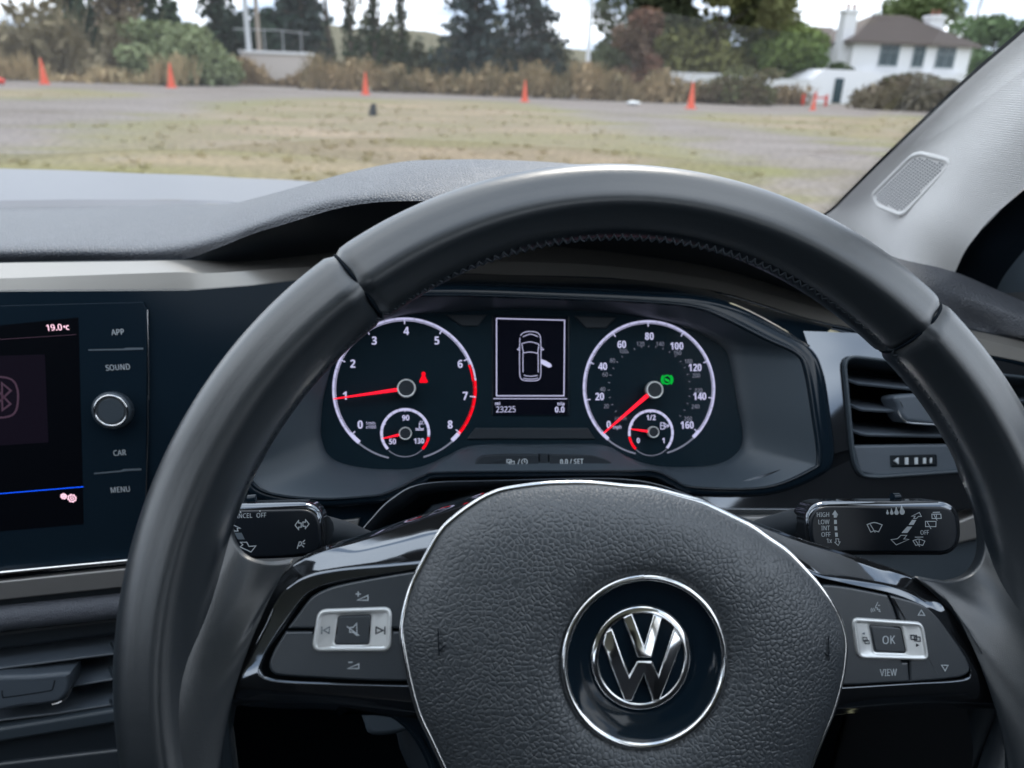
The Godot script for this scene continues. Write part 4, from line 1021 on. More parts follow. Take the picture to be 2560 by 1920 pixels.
	for k in outer.size():
		var best := 0
		for s in hole.size():
			if absf(angle_difference((hole[s] - mid_h).angle(), ang[k])) < absf(angle_difference((hole[best] - mid_h).angle(), ang[k])): best = s
		inner_row.append(Vector3(hole[best].x, hole[best].y, 0.022))
		outer_row.append(Vector3(outer[k].x, outer[k].y, 0.022))
	b.grid([inner_row, outer_row], true)
	f = put(b, "driver_fascia", M.piano_black, d)
	f.transform = DIALS
	f = slab("fascia_under_screen_side", q([-213.7,-23.4,-193.2,-44.5,-188.1,-60.8,-170.9,-69.3,-138.9,-72.6,-98.1,-70.3,-85.5,-65.3,-109.6,-91.5,-118.7,-109,-121.8,-132.6,-213.7,-128.4]), 0.004, 0.018, 0.0, M.gloss_black, d)
	f.transform = DIALS
	f = slab("fascia_lower_strip", q([-133.5,-83.6,-116,-81.8,-117.7,-88.1,-128.9,-89.3]), 0.010, 0.0205, 0.001, M.dark_trim, d)
	f.transform = DIALS
	b = MB.new()
	b.tube(lift(q([-186.3,-58.7,-172.9,-64.8,-164,-68.7,-137.9,-70.2,-101.1,-67.6]), 0.0185), 0.0010, 0.0010, 8)
	put(b, "fascia_edge_line", M.piano_black, d).transform = DIALS
	b = MB.new()
	b.tube(lift(q([107.2,-71.6,123.5,-83.3,154.3,-84.6,186.9,-85.8,238.7,-88.5]), 0.0222), 0.0008, 0.0008, 8)
	f = put(b, "fascia_edge_line", M.piano_black, d)
	f.transform = DIALS
	# lower dash on the driver's door side
	f = slab("door_side_trim_strip", q([75.4,-87.7,188.5,-89.5,241.8,-103.5,298.1,-99,327.2,-89.4,430.9,-79.9,429.1,-110.1,326.2,-109.1,297.4,-114.6,241.1,-118.6,74.9,-103.8]), 0.004, 0.021, 0.002, M.dark_trim, d)
	f.transform = DIALS
	f = slab("lower_dash_panel", q([70.2,-83.9,190.7,-88.8,243.7,-117.1,300.4,-113.4,351.3,-108.6,464,-105.1,456.3,-229.3,67,-206]), -0.01, 0.017, 0.0, M.slate_plastic, d)
	f.transform = DIALS
	# arch over the steering column
	var a0: PackedVector2Array = keyed(q([-117.8,-91.8,-108.5,-81.1,-95.4,-68.5,-75.2,-59.4,-29,-58.6,55.9,-60,98.1,-71,114.1,-80.6,134.9,-91.7]), 8)
	var a1: PackedVector2Array = keyed(q([-111.4,-98.2,-100.2,-84.5,-87.8,-75.5,-70.5,-66.6,-25.5,-64.9,54.8,-66.6,89.5,-76.2,105.2,-87.8,124.2,-101.4]), 8)
	b = MB.new()
	rows = [lift(a0, 0.020), lift(a0, 0.0335), lift(a0, 0.0345)]
	var m1 := PackedVector3Array()
	for s in a0.size():
		var p := a0[s].lerp(a1[s], 0.12)
		m1.append(Vector3(p.x, p.y, 0.0348))
	rows.append(m1)
	rows.append(lift(a1, 0.030)); rows.append(lift(a1, 0.010))
	b.grid(rows)
	f = put(b, "column_arch", M.piano_black, d)
	f.transform = DIALS
	f = slab("column_opening", q([-122.1,-92.2,-85.6,-66,62.9,-63.9,152.1,-92.2,158.2,-213.9,-140.8,-196]), 0.0, 0.010, 0.0, M.void_black, d)
	f.transform = DIALS
	f = slab("column_shroud", even(q([-79.6,-93.2,-52.1,-71.1,-10.4,-64.9,46.5,-68.6,84,-85.2,97.9,-111.1,85.2,-243.7,-81.3,-231.4]), 60, true), 0.0, 0.070, 0.012, M.matte_black, d)
	f.transform = DIALS
	b = MB.new()
	b.box(Vector3(-0.95, 0.2, -0.72), Vector3(0.49, EYE - 0.24, -0.64))
	put(b, "knee_panel", M.void_black, d)

# ---------------------------------------------------------------- the cabin round the camera

func strip3(called: String, rows: Array, m: Material, parent: Node3D) -> MeshInstance3D:
	var b := MB.new()
	b.grid(rows)
	return put(b, called, m, parent)

func cabin() -> void:
	var c := thing("car_cabin", "car cabin with a windscreen and a pale cloth windscreen pillar holding a tweeter grille", "car interior")
	# right pillar: glass edge, crease, door edge, as rows running from the dash upwards
	var glass_edge := q3([423,911,-840,445,949,-800,448,971,-775,452,1008,-735,454,1053,-680,454,1091,-630,450,1121,-580,433,1148,-520])
	var ridge := q3([471,903,-780,467,941,-765,469,973,-745,468,1009,-710,466,1053,-655,461,1088,-605,454,1117,-555,438,1146,-500])
	var inner := q3([454,909,-660,456,936,-655,453,969,-640,455,1005,-615,450,1041,-575,444,1070,-540,441,1094,-505,434,1125,-460])
	var door_edge := q3([474,899,-630,470,930,-615,464,955,-600,462,980,-580,460,1011,-550,457,1035,-520,451,1061,-480,447,1095,-440])
	sheet("pillar_trim", [glass_edge, ridge, inner, door_edge], 6, M.pillar_cloth, c, [], 0.0, 0.42)
	var band := []
	var g6: PackedVector3Array = keyed(glass_edge, 6)
	var p0 := PackedVector3Array()
	var p1 := PackedVector3Array()
	for p in g6:
		p0.append(p + Vector3(0.002, 0.0, 0.0015))
		p1.append(p + Vector3(-0.0015, 0.0015, -0.0025))
	strip3("glass_edge_band", [p0, p1], M.void_black, c)
	var dots := MB.new()
	for k in range(0, g6.size() - 1):
		for j in 5:
			for r in 3:
				var p := p1[k].lerp(p1[mini(k + 1, p1.size() - 1)], (j + 0.5 * (r % 2)) / 5.0) + Vector3(-0.0016, 0.0016, -0.0026) * (0.5 + r * 0.7)
				var s := 0.0005 - r * 0.00012
				for a in 6: dots.tri(p, p + Vector3(cos(a * PI / 3), sin(a * PI / 3) * 0.8, -sin(a * PI / 3) * 0.6) * s, p + Vector3(cos((a + 1) * PI / 3), sin((a + 1) * PI / 3) * 0.8, -sin((a + 1) * PI / 3) * 0.6) * s)
	put(dots, "glass_dot_band", M.void_black, c, "stuff")
	# tweeter grille
	var n := (ridge[3] - ridge[2]).cross(inner[3] - ridge[2]).normalized()
	var x := (ridge[4] - ridge[2]).normalized()
	var gp := q3([453,980,-732,456,1021,-688,460,1025,-678,465,1022,-648,465,1018,-644,467,971,-688,464,967,-695,455,970,-725])
	var o := Vector3()
	for p in gp: o += p / gp.size()
	n = (gp[1] - gp[0]).cross(gp[4] - gp[1]).normalized()
	if n.dot(o - Vector3(0, EYE, 0)) > 0: n = -n
	var y := n.cross(x).normalized()
	x = y.cross(n).normalized()
	var loc := PackedVector2Array()
	for p in gp: loc.append(Vector2((p - o).dot(x), (p - o).dot(y)))
	var gt := Transform3D(x, y, n, o)
	var gr := Node3D.new()
	gr.name = "speaker_grille"
	c.add_child(gr)
	gr.transform = gt.translated_local(Vector3(0, 0, 0.003))
	var ol: PackedVector2Array = spaced(closed2(rounded(loc, 0.0038)), 90, true)
	var b := MB.new()
	b.grid([lift(grown(ol, 0.0022), 0.001), lift(grown(ol, 0.0012), 0.0030), lift(grown(ol, 0.0002), 0.0036), lift(grown(ol, -0.0008), 0.0032), lift(grown(ol, -0.0016), 0.0026), lift(grown(ol, -0.0022), 0.0016)], true)
	put(b, "grille_rim", M.pillar_edge, gr)
	slab("grille_plate", grown(ol, -0.0018), -0.004, 0.0018, 0.0, M.pillar_edge, gr)
	b = MB.new()
	var inside := grown(ol, -0.0036)
	for ix in range(-20, 21):
		for iy in range(-20, 21):
			var p := Vector2(ix + (0.5 if iy % 2 else 0.0), iy * 0.87) * 0.0032
			if Geometry2D.is_point_in_polygon(p, inside):
				for a in 6: b.tri(Vector3(p.x, p.y, 0.0020), Vector3(p.x + cos(a * PI / 3) * 0.00112, p.y + sin(a * PI / 3) * 0.00112, 0.0020), Vector3(p.x + cos((a + 1) * PI / 3) * 0.00112, p.y + sin((a + 1) * PI / 3) * 0.00112, 0.0020))
	put(b, "grille_holes", M.grille_hole, gr, "stuff")
	# door: mirror corner, belt, window frame and panel
	var corner_in := PackedVector3Array()
	var corner := q3([468,929,-612,465,944,-605,462,962,-593,461,983,-578,458,1010,-548,455,1034,-518,449,1052,-490])
	for p in keyed(corner, 6): corner_in.append(p + Vector3(0.010, -0.002, -0.004))
	var thick := PackedVector3Array()
	for p in corner_in: thick.append(p + Vector3(0.022, -0.012, 0.018))
	strip3("door_seal", [keyed(corner, 6), corner_in, thick], M.void_black, c)
	var low := PackedVector3Array()
	for p in thick: low.append(Vector3(0.515, lerpf(EYE - 0.20, EYE - 0.12, clampf((p.y - EYE + 0.15) * 3, 0, 1)), p.z + 0.08))
	strip3("mirror_corner_trim", [thick, low], M.slate_plastic, c)
	b = MB.new()
	for p in [[Vector3(0.50, 0.25, -0.36), Vector3(0.56, EYE - 0.055, 1.4)], [Vector3(0.50, 0.25, -0.75), Vector3(0.56, EYE - 0.125, -0.361)], [Vector3(-1.10, 0.25, -0.75), Vector3(-1.04, EYE - 0.125, 1.4)]]:
		b = MB.new()
		b.box(p[0], p[1])
		put(b, "door_panel", M.door_plastic, c)
	for p in [[Vector3(0.46, EYE - 0.125, 0.42), Vector3(0.54, EYE + 0.42, 0.52)], [Vector3(-1.08, EYE - 0.125, 0.42), Vector3(-1.00, EYE + 0.42, 0.52)], [Vector3(0.40, EYE - 0.2, 1.25), Vector3(0.54, EYE + 0.42, 1.7)], [Vector3(-1.08, EYE - 0.2, 1.25), Vector3(-0.94, EYE + 0.42, 1.7)]]:
		b = MB.new()
		b.box(p[0], p[1])
		put(b, "door_pillar", M.headliner, c)
	var roof := []
	for r in [[-0.06, 0.285], [0.05, 0.33], [0.5, 0.37], [1.1, 0.36], [1.5, 0.30]]:
		var row := PackedVector3Array()
		for k in 13:
			var t := k / 12.0
			row.append(Vector3(lerpf(-1.0, 0.46, t), EYE + r[1] - 0.06 * pow(absf(t * 2 - 1), 3), r[0] + (0.10 * pow(absf(t * 2 - 1), 2) if r[0] < 0 else 0.0)))
		roof.append(row)
	strip3("roof_lining", roof, M.headliner, c)
	var skin := []
	for r in roof:
		var row := PackedVector3Array()
		for p in r: row.append(p + Vector3(0, 0.03, 0))
		skin.append(row)
	strip3("roof_skin", skin, M.slate_plastic, c)
	# left pillar, mirrored about the middle of the car
	var mir := []
	for r in [glass_edge, ridge, inner, door_edge]:
		var row := PackedVector3Array()
		for p in r: row.append(Vector3(-0.56 - p.x, p.y, p.z))
		mir.append(row)
	sheet("pillar_trim", mir, 6, M.pillar_cloth, c, [], 0.0, 0.42)
	# windscreen
	var glass := []
	for k in 9:
		var t := k / 8.0
		var row := PackedVector3Array()
		for s in 25:
			var u := s / 24.0
			var e := 1.0 - pow(absf(u * 2 - 1), 2.2)
			row.append(Vector3(lerpf(-1.06, 0.50, u), EYE + lerpf(-0.145, 0.315, t), lerpf(-0.86 - 0.26 * e, 0.02 - 0.10 * e, t)))
		glass.append(row)
	strip3("windscreen", glass, M.glass, c)
	b = MB.new()
	b.box(Vector3(-1.04, 0.18, -1.15), Vector3(0.50, 0.24, 1.9))
	b.box(Vector3(-1.04, 0.2, -1.2), Vector3(0.50, EYE - 0.26, -1.15))
	b.box(Vector3(-1.04, 0.2, 1.75), Vector3(0.50, EYE - 0.05, 1.85))
	put(b, "floor_and_bulkheads", M.void_black, c)
	b = MB.new()
	b.prism(rounded(PackedVector2Array([Vector2(-0.93, 0.3), Vector2(-0.40, 0.3), Vector2(-0.42, 1.02), Vector2(-0.55, 1.08), Vector2(-0.55, 1.3), Vector2(-0.78, 1.3), Vector2(-0.78, 1.08), Vector2(-0.91, 1.02)]), 0.06), 0.42, 0.58, 0.05)
	b.prism(rounded(PackedVector2Array([Vector2(-0.18, 0.3), Vector2(0.36, 0.3), Vector2(0.34, 1.02), Vector2(0.21, 1.08), Vector2(0.21, 1.3), Vector2(-0.02, 1.3), Vector2(-0.02, 1.08), Vector2(-0.16, 1.02)]), 0.06), 0.42, 0.58, 0.05)
	b.box(Vector3(-0.98, 0.3, 1.15), Vector3(0.44, EYE - 0.02, 1.35))
	put(b, "seat_back", M.seat_cloth, c)
	var pedal := thing("brake_pedal", "grey ribbed brake pedal seen through the lower left gap of the steering wheel", "pedal", WHEEL.translated_local(Vector3(0, 0, -0.16)))
	slab("pedal_pad", even(q([-112.1,-69.1,-111.4,-83,-108.9,-87.2,-102.9,-88.5,-94.4,-88.1,-88.8,-86.7,-83.7,-84.8,-83.6,-70.9]), 50, true), -0.012, 0.0, 0.004, M.slate_plastic, pedal)
	b = MB.new()
	b.tube(PackedVector3Array([Vector3(-0.055, -0.13, -0.01), Vector3(-0.05, -0.02, -0.06), Vector3(-0.05, 0.05, -0.10)]), 0.008, 0.008, 8)
	put(b, "pedal_arm", M.matte_black, pedal)

# ---------------------------------------------------------------- the yard outside

var rng := RandomNumberGenerator.new()
var wobble := FastNoiseLite.new()

func metres(a: Array) -> PackedVector2Array:
	var r := PackedVector2Array()
	for k in range(0, a.size(), 2): r.append(Vector2(a[k], a[k + 1]))
	return r

func inside_by(p: Vector2, poly: PackedVector2Array) -> float:     # metres inside the outline, negative outside
	var d := 1e9
	for k in poly.size():
		d = minf(d, p.distance_to(Geometry2D.get_closest_point_to_segment(p, poly[k], poly[(k + 1) % poly.size()])))
	return d if Geometry2D.is_point_in_polygon(p, poly) else -d

func ground() -> void:
	wobble.seed = 3
	wobble.frequency = 0.35
	wobble.fractal_octaves = 4
	var patches := [
		metres([-5.02,-6.75,-5.07,-7.93,-4.74,-9.78,-5.05,-11.89,-5.11,-14.17,-5.25,-16.26,-5.33,-19.77,-5.13,-22.63,-4.43,-27.25,-2.92,-29.89,0.05,-31.1,3.52,-30.79,4.67,-27.1,4.85,-21.45,4.7,-16.01,4.63,-12.54,4.16,-9.53,3.61,-7.42,2.74,-4.76,-0.01,-3.85,-2.99,-3.83]),
		metres([7.97,-23.91,10.12,-26.07,13.92,-27.5,19.41,-29.1,23.59,-27.13,12.4,-14.06,9.08,-12.15,8.43,-12.66,8.8,-15.25,8.62,-18.02,8,-20.53]),
		metres([-16.58,-26.95,-13.55,-28.84,-11.98,-30.34,-9.01,-28.23,-8.14,-27.23,-9.03,-24.34,-10.75,-22.78,-11.79,-19.03])]
	var b := MB.new()
	var cols := 120
	var rows := 190
	var grid := []
	var tint := PackedColorArray()
	for r in rows:
		var z := -2.5 - 42.0 * pow(float(r) / (rows - 1), 1.6)
		var row := PackedVector3Array()
		for s in cols:
			var spread := 6.0 - z * 0.95
			var x := lerpf(-spread * 0.85, spread * 1.15, float(s) / (cols - 1))
			row.append(Vector3(x, 0.0, z))
			var p := Vector2(x, z)
			var big := wobble.get_noise_2d(x * 0.5, z * 1.1)
			var small := wobble.get_noise_2d(x * 3.0 + 50, z * 6.0)
			var grass := -1.0
			for k in 3: grass = maxf(grass, clampf(inside_by(p, patches[k]) * 0.55 + big * 1.1 + small * 0.6, -1.0, 1.0))
			var g := clampf(grass * 0.9 + 0.5, 0, 1)
			var edge := clampf(1.0 - absf(grass) * 1.1, 0, 1)
			var stone := Color(0.294, 0.262, 0.244).lerp(Color(0.202, 0.175, 0.152), clampf(0.4 + big * 0.9 + small * 0.5, 0, 1))
			var straw := Color(0.314, 0.257, 0.183).lerp(Color(0.260, 0.221, 0.141), clampf(0.4 + small * 0.8 + big * 0.7, 0, 1))
			straw = straw.lerp(Color(0.25, 0.26, 0.105), clampf(edge * 0.6 + big * 0.8 + 0.05, 0, 0.8))
			straw = straw.lerp(Color(0.43, 0.335, 0.235), clampf(-big * 1.6 - 0.15, 0, 0.75))
			tint.append(stone.lerp(straw, g))
		grid.append(row)
	b.grid(grid)
	b.c = tint
	var m := mat("yard", Color(1, 1, 1), 0.95, 0.0, 0.2)
	m.vertex_color_use_as_albedo = true
	var grit := noise(FastNoiseLite.TYPE_SIMPLEX, 0.02, 5, 21, 1024)
	var ramp := Gradient.new()
	ramp.offsets = PackedFloat32Array([0.0, 0.5, 1.0])
	ramp.colors = PackedColorArray([Color(0.62, 0.62, 0.62), Color(0.9, 0.9, 0.9), Color(1, 1, 1)])
	grit.color_ramp = ramp
	m.albedo_texture = grit
	m.uv1_triplanar = true
	m.uv1_world_triplanar = true
	m.uv1_scale = Vector3.ONE * 0.35
	put(b, "yard_ground", m, self, "structure")
	b = MB.new()
	b.quad(Vector3(-900, -0.03, 300), Vector3(900, -0.03, 300), Vector3(900, -0.03, -1500), Vector3(-900, -0.03, -1500))
	put(b, "field_ground", mat("field", Color(0.20, 0.19, 0.11), 0.95, 0.0, 0.2), self, "structure")
	# short dry grass
	var tuft := MB.new()
	for k in 7:
		var a := k * 2.4
		var o := Vector3(cos(a), 0, sin(a)) * 0.03
		tuft.tri(o + Vector3(-0.012, 0, 0), o + Vector3(0.012, 0, 0.004), o + Vector3(cos(a) * 0.05, 0.05 + 0.01 * (k % 3), sin(a) * 0.05))
	var gm := mat("dry_grass", Color(1, 1, 1), 0.9, 0.0, 0.2)
	gm.vertex_color_use_as_albedo = true
	var at: Array[Transform3D] = []
	var cs := PackedColorArray()
	while at.size() < 900:
		var z := -rng.randf_range(5.5, 26.0)
		var x := rng.randf_range(-0.75, 0.85) * (4.0 - z)
		var p := Vector2(x, z)
		var d := -9.0
		for k in 3: d = maxf(d, inside_by(p, patches[k]))
		if d + wobble.get_noise_2d(x * 0.5, z * 1.1) * 2.0 < 0.25 or wobble.get_noise_2d(x * 1.5, z * 2.5) < -0.05: continue
		at.append(Transform3D(Basis(Vector3.UP, rng.randf() * TAU).scaled(Vector3.ONE * rng.randf_range(0.5, 1.15)), Vector3(x, 0, z)))
		cs.append(Color(0.345, 0.28, 0.165).lerp(Color(0.28, 0.255, 0.125), clampf(0.3 + wobble.get_noise_2d(x * 0.5, z * 1.1) * 1.4 + rng.randf_range(-0.2, 0.2), 0, 1)))
	var mm := MultiMesh.new()
	mm.transform_format = MultiMesh.TRANSFORM_3D
	mm.use_colors = true
	mm.mesh = tuft.mesh()
	mm.instance_count = at.size()
	for k in at.size():
		mm.set_instance_transform(k, at[k])
		mm.set_instance_color(k, cs[k])
	var mi := MultiMeshInstance3D.new()
	mi.name = "dry_grass"
	mi.multimesh = mm
	mi.material_override = gm
	add_child(mi)
	mi.set_meta("kind", "stuff")
	tag(mi, "short dry yellow grass growing on the yard between the gravel tracks", "grass")

func leaf(b: MB, p: Vector3, s: float, c: Color, hang := 0.0) -> void:
	var a := Vector3(rng.randf_range(-1, 1), rng.randf_range(-1, 1) - hang, rng.randf_range(-1, 1)).normalized()
	var d := a.cross(Vector3(rng.randf_range(-1, 1), rng.randf_range(-1, 1), rng.randf_range(-1, 1))).normalized()
	b.quad(p - a * s, p - d * s * 0.55, p + a * s, p + d * s * 0.55, c * rng.randf_range(0.7, 1.3))

func foliage(b: MB, lobes: Array, count: int, s: float, c: Color, c2: Color) -> void:
	var total := 0.0
	for l in lobes: total += l[1].x * l[1].y
	for l in lobes:
		var tone := c.lerp(c2, rng.randf())
		for k in int(count * l[1].x * l[1].y / total):
			var d := Vector3(rng.randfn(), rng.randfn(), rng.randfn()).normalized()
			var r := pow(rng.randf(), 0.28)
			leaf(b, l[0] + d * r * l[1], s * rng.randf_range(0.6, 1.3), tone)

func tree_at(called: String, label: String, base: Vector3, h: float, wide: float, c: Color, c2: Color, count: int, s: float, low := 0.12, group := "") -> void:
	var t := thing(called, label, "tree" if h > 3.5 else "bush", Transform3D(Basis(), base), group)
	var bark := MB.new()
	bark.tube(PackedVector3Array([Vector3(0, -0.2, 0), Vector3(wide * 0.02, h * 0.3, 0), Vector3(-wide * 0.02, h * 0.62, 0.1)]), h * 0.022, h * 0.008, 7)
	for k in 6:
		var a := k * 1.05 + rng.randf()
		var y := h * rng.randf_range(0.2, 0.5)
		bark.tube(PackedVector3Array([Vector3(0, y, 0), Vector3(cos(a) * wide * 0.18, y + h * 0.14, sin(a) * wide * 0.18), Vector3(cos(a) * wide * 0.36, y + h * 0.2, sin(a) * wide * 0.36)]), h * 0.009, h * 0.003, 5)
	put(bark, "trunk", M.bark, t)
	var lobes := []
	for k in 15:
		var y := lerpf(low, 0.86, rng.randf())
		var reach := sqrt(maxf(0.05, 1.0 - pow((y - 0.42) / 0.62, 2))) * 0.5
		var a := rng.randf() * TAU
		var q0 := reach * sqrt(rng.randf()) * 0.8
		var sz := rng.randf_range(0.16, 0.27)
		lobes.append([Vector3(cos(a) * q0 * wide, y * h, sin(a) * q0 * wide * 0.8), Vector3(sz * wide, sz * h * 0.7, sz * wide)])
	if low < 0.1:
		for k in 9:
			var a := TAU * k / 9.0
			lobes.append([Vector3(cos(a) * wide * 0.30, h * 0.24, sin(a) * wide * 0.26), Vector3(0.2 * wide, 0.28 * h, 0.2 * wide)])
	var b := MB.new()
	foliage(b, lobes, count, s, c, c2)
	put(b, "crown", M.leaves, t)

func conifer(label: String, base: Vector3, h: float, wide: float, c: Color, bare := 0.1, group := "") -> void:
	var t := thing("conifer", label, "tree", Transform3D(Basis(), base), group)
	var bark := MB.new()
	bark.tube(PackedVector3Array([Vector3(0, -0.2, 0), Vector3(0.1, h * 0.5, 0), Vector3(0, h, 0)]), h * 0.018, 0.03, 7)
	var b := MB.new()
	var y := bare * h
	while y < h * 0.98:
		var reach := wide * 0.5 * (1.0 - 0.85 * pow(y / h, 1.3)) * rng.randf_range(0.55, 1.1)
		for k in 4:
			var a := rng.randf() * TAU
			var tip := Vector3(cos(a) * reach, y + reach * rng.randf_range(-0.12, 0.30), sin(a) * reach)
			var mid := Vector3(cos(a) * reach * 0.5, y + reach * 0.14, sin(a) * reach * 0.5)
			bark.tube(PackedVector3Array([Vector3(0, y, 0), mid, tip]), 0.05, 0.02, 4)
			for j in 26:
				var u := rng.randf_range(0.18, 1.0)
				var p := (Vector3(0, y, 0).lerp(mid, u)).lerp(mid.lerp(tip, u), u)
				leaf(b, p + Vector3(rng.randfn(0, 0.18), rng.randfn(-0.12, 0.16), rng.randfn(0, 0.18)), rng.randf_range(0.16, 0.34), c, 0.6)
		y += h * 0.032
	put(bark, "trunk", M.bark, t)
	put(b, "crown", M.leaves, t)

func limb(b: MB, p: Vector3, d: Vector3, long: float, r: float, left: int) -> void:
	var e := p + d * long
	b.tube(PackedVector3Array([p, (p + e) * 0.5 + Vector3(rng.randfn(0, 0.04), 0, rng.randfn(0, 0.04)) * long, e]), r, r * 0.6, 4, false, false)
	if left == 0: return
	for k in 3:
		limb(b, p.lerp(e, rng.randf_range(0.55, 1.0)), (d + Vector3(rng.randfn(0, 0.42), rng.randf_range(-0.05, 0.35), rng.randfn(0, 0.42))).normalized(), long * rng.randf_range(0.5, 0.75), maxf(r * 0.55, 0.02), left - 1)

func bare_tree(called: String, label: String, base: Vector3, h: float, ivy: float, group := "") -> void:
	var t := thing(called, label, "tree", Transform3D(Basis(), base), group)
	var b := MB.new()
	b.tube(PackedVector3Array([Vector3(0, -0.2, 0), Vector3(0.08, h * 0.25, 0), Vector3(0, h * 0.5, 0)]), h * 0.016, h * 0.010, 7)
	for k in 5: limb(b, Vector3(0, h * (0.22 + 0.065 * k), 0), Vector3(rng.randfn(0, 0.4), 1.0, rng.randfn(0, 0.4)).normalized(), h * 0.24, h * 0.007, 3)
	put(b, "trunk", M.bark, t)
	if ivy > 0.0:
		var v := MB.new()
		for k in int(700 * ivy):
			var y := rng.randf() * h * 0.85
			var a := rng.randf() * TAU
			leaf(v, Vector3(cos(a), 0, sin(a)) * rng.randf_range(0.1, 0.62) * (1.1 - y / h) + Vector3(0, y, 0), rng.randf_range(0.12, 0.26), Color(0.035, 0.05, 0.028))
		put(v, "ivy", M.leaves, t)

func scrub(called: String, label: String, from: Vector3, to: Vector3, h: float, deep: float, count: int, c: Color, c2: Color, leafy: float) -> void:
	var b := MB.new()
	for k in count:
		var u := rng.randf()
		var p := from.lerp(to, u) + Vector3(rng.randfn(0, 0.2), 0, rng.randf_range(-deep, deep))
		var top := h * clampf(0.62 + 0.9 * wobble.get_noise_2d(p.x * 0.9, 7.0) + 0.6 * wobble.get_noise_2d(p.x * 3.1, 3.0) + rng.randf_range(-0.25, 0.30), 0.25, 1.3)
		var tone := c.lerp(c2, clampf(0.5 + wobble.get_noise_2d(p.x * 1.3, p.z) + rng.randf_range(-0.3, 0.3), 0, 1))
		if rng.randf() < leafy:
			leaf(b, p + Vector3(0, rng.randf() * top, 0), rng.randf_range(0.10, 0.26) * maxf(1.0, h * 0.5), tone)
		else:
			var lean := Vector3(rng.randfn(0, 0.22), 1, rng.randfn(0, 0.22)) * top
			var y0 := rng.randf() * 0.4
			var w := Vector3(rng.randf_range(0.012, 0.035), 0, 0.01)
			b.quad(p + lean * y0 - w, p + lean * y0 + w, p + lean + w * 0.4, p + lean - w * 0.4, tone)
	var o := put(b, called, M.leaves, self, "stuff")
	tag(o, label, "scrub")

func cone(label: String, x: float, z: float, h: float, tilt := 0.0) -> void:
	var t := thing("traffic_cone", label, "traffic cone", Transform3D(Basis(Vector3.FORWARD, tilt) * Basis(Vector3.UP, rng.randf()), Vector3(x, 0, z)), "orange cones along the far edge of the yard")
	var b := MB.new()
	var w := h * 0.19
	b.prism(rounded(PackedVector2Array([Vector2(-w, -w), Vector2(w, -w), Vector2(w, w), Vector2(-w, w)]), 0.05), 0.0, 0.04, 0.01)
	put(b, "base", M.cone_orange, t).rotation.x = -PI / 2
	b = MB.new()
	var rows := []
	for p in [[0.155, 0.04], [0.150, 0.07], [0.03, 0.985], [0.024, 1.0], [0.001, 1.0]]:
		var row := PackedVector3Array()
		for k in 24: row.append(Vector3(cos(TAU * k / 24) * p[0] * h, p[1] * h, sin(TAU * k / 24) * p[0] * h))
		rows.append(row)
	b.grid(rows, true)
	put(b, "cone_body", M.cone_orange, t)

func pole(called: String, label: String, category: String, base: Vector3, h: float, r: float, m: Material, lean := 0.0) -> Node3D:
	var t := thing(called, label, category, Transform3D(Basis(Vector3.FORWARD, lean), base))
	var b := MB.new()
	b.tube(PackedVector3Array([Vector3(0, -0.1, 0), Vector3(0, h * 0.5, 0), Vector3(0, h, 0)]), r, r * 0.7, 10)
	put(b, "shaft", m, t)
	return t

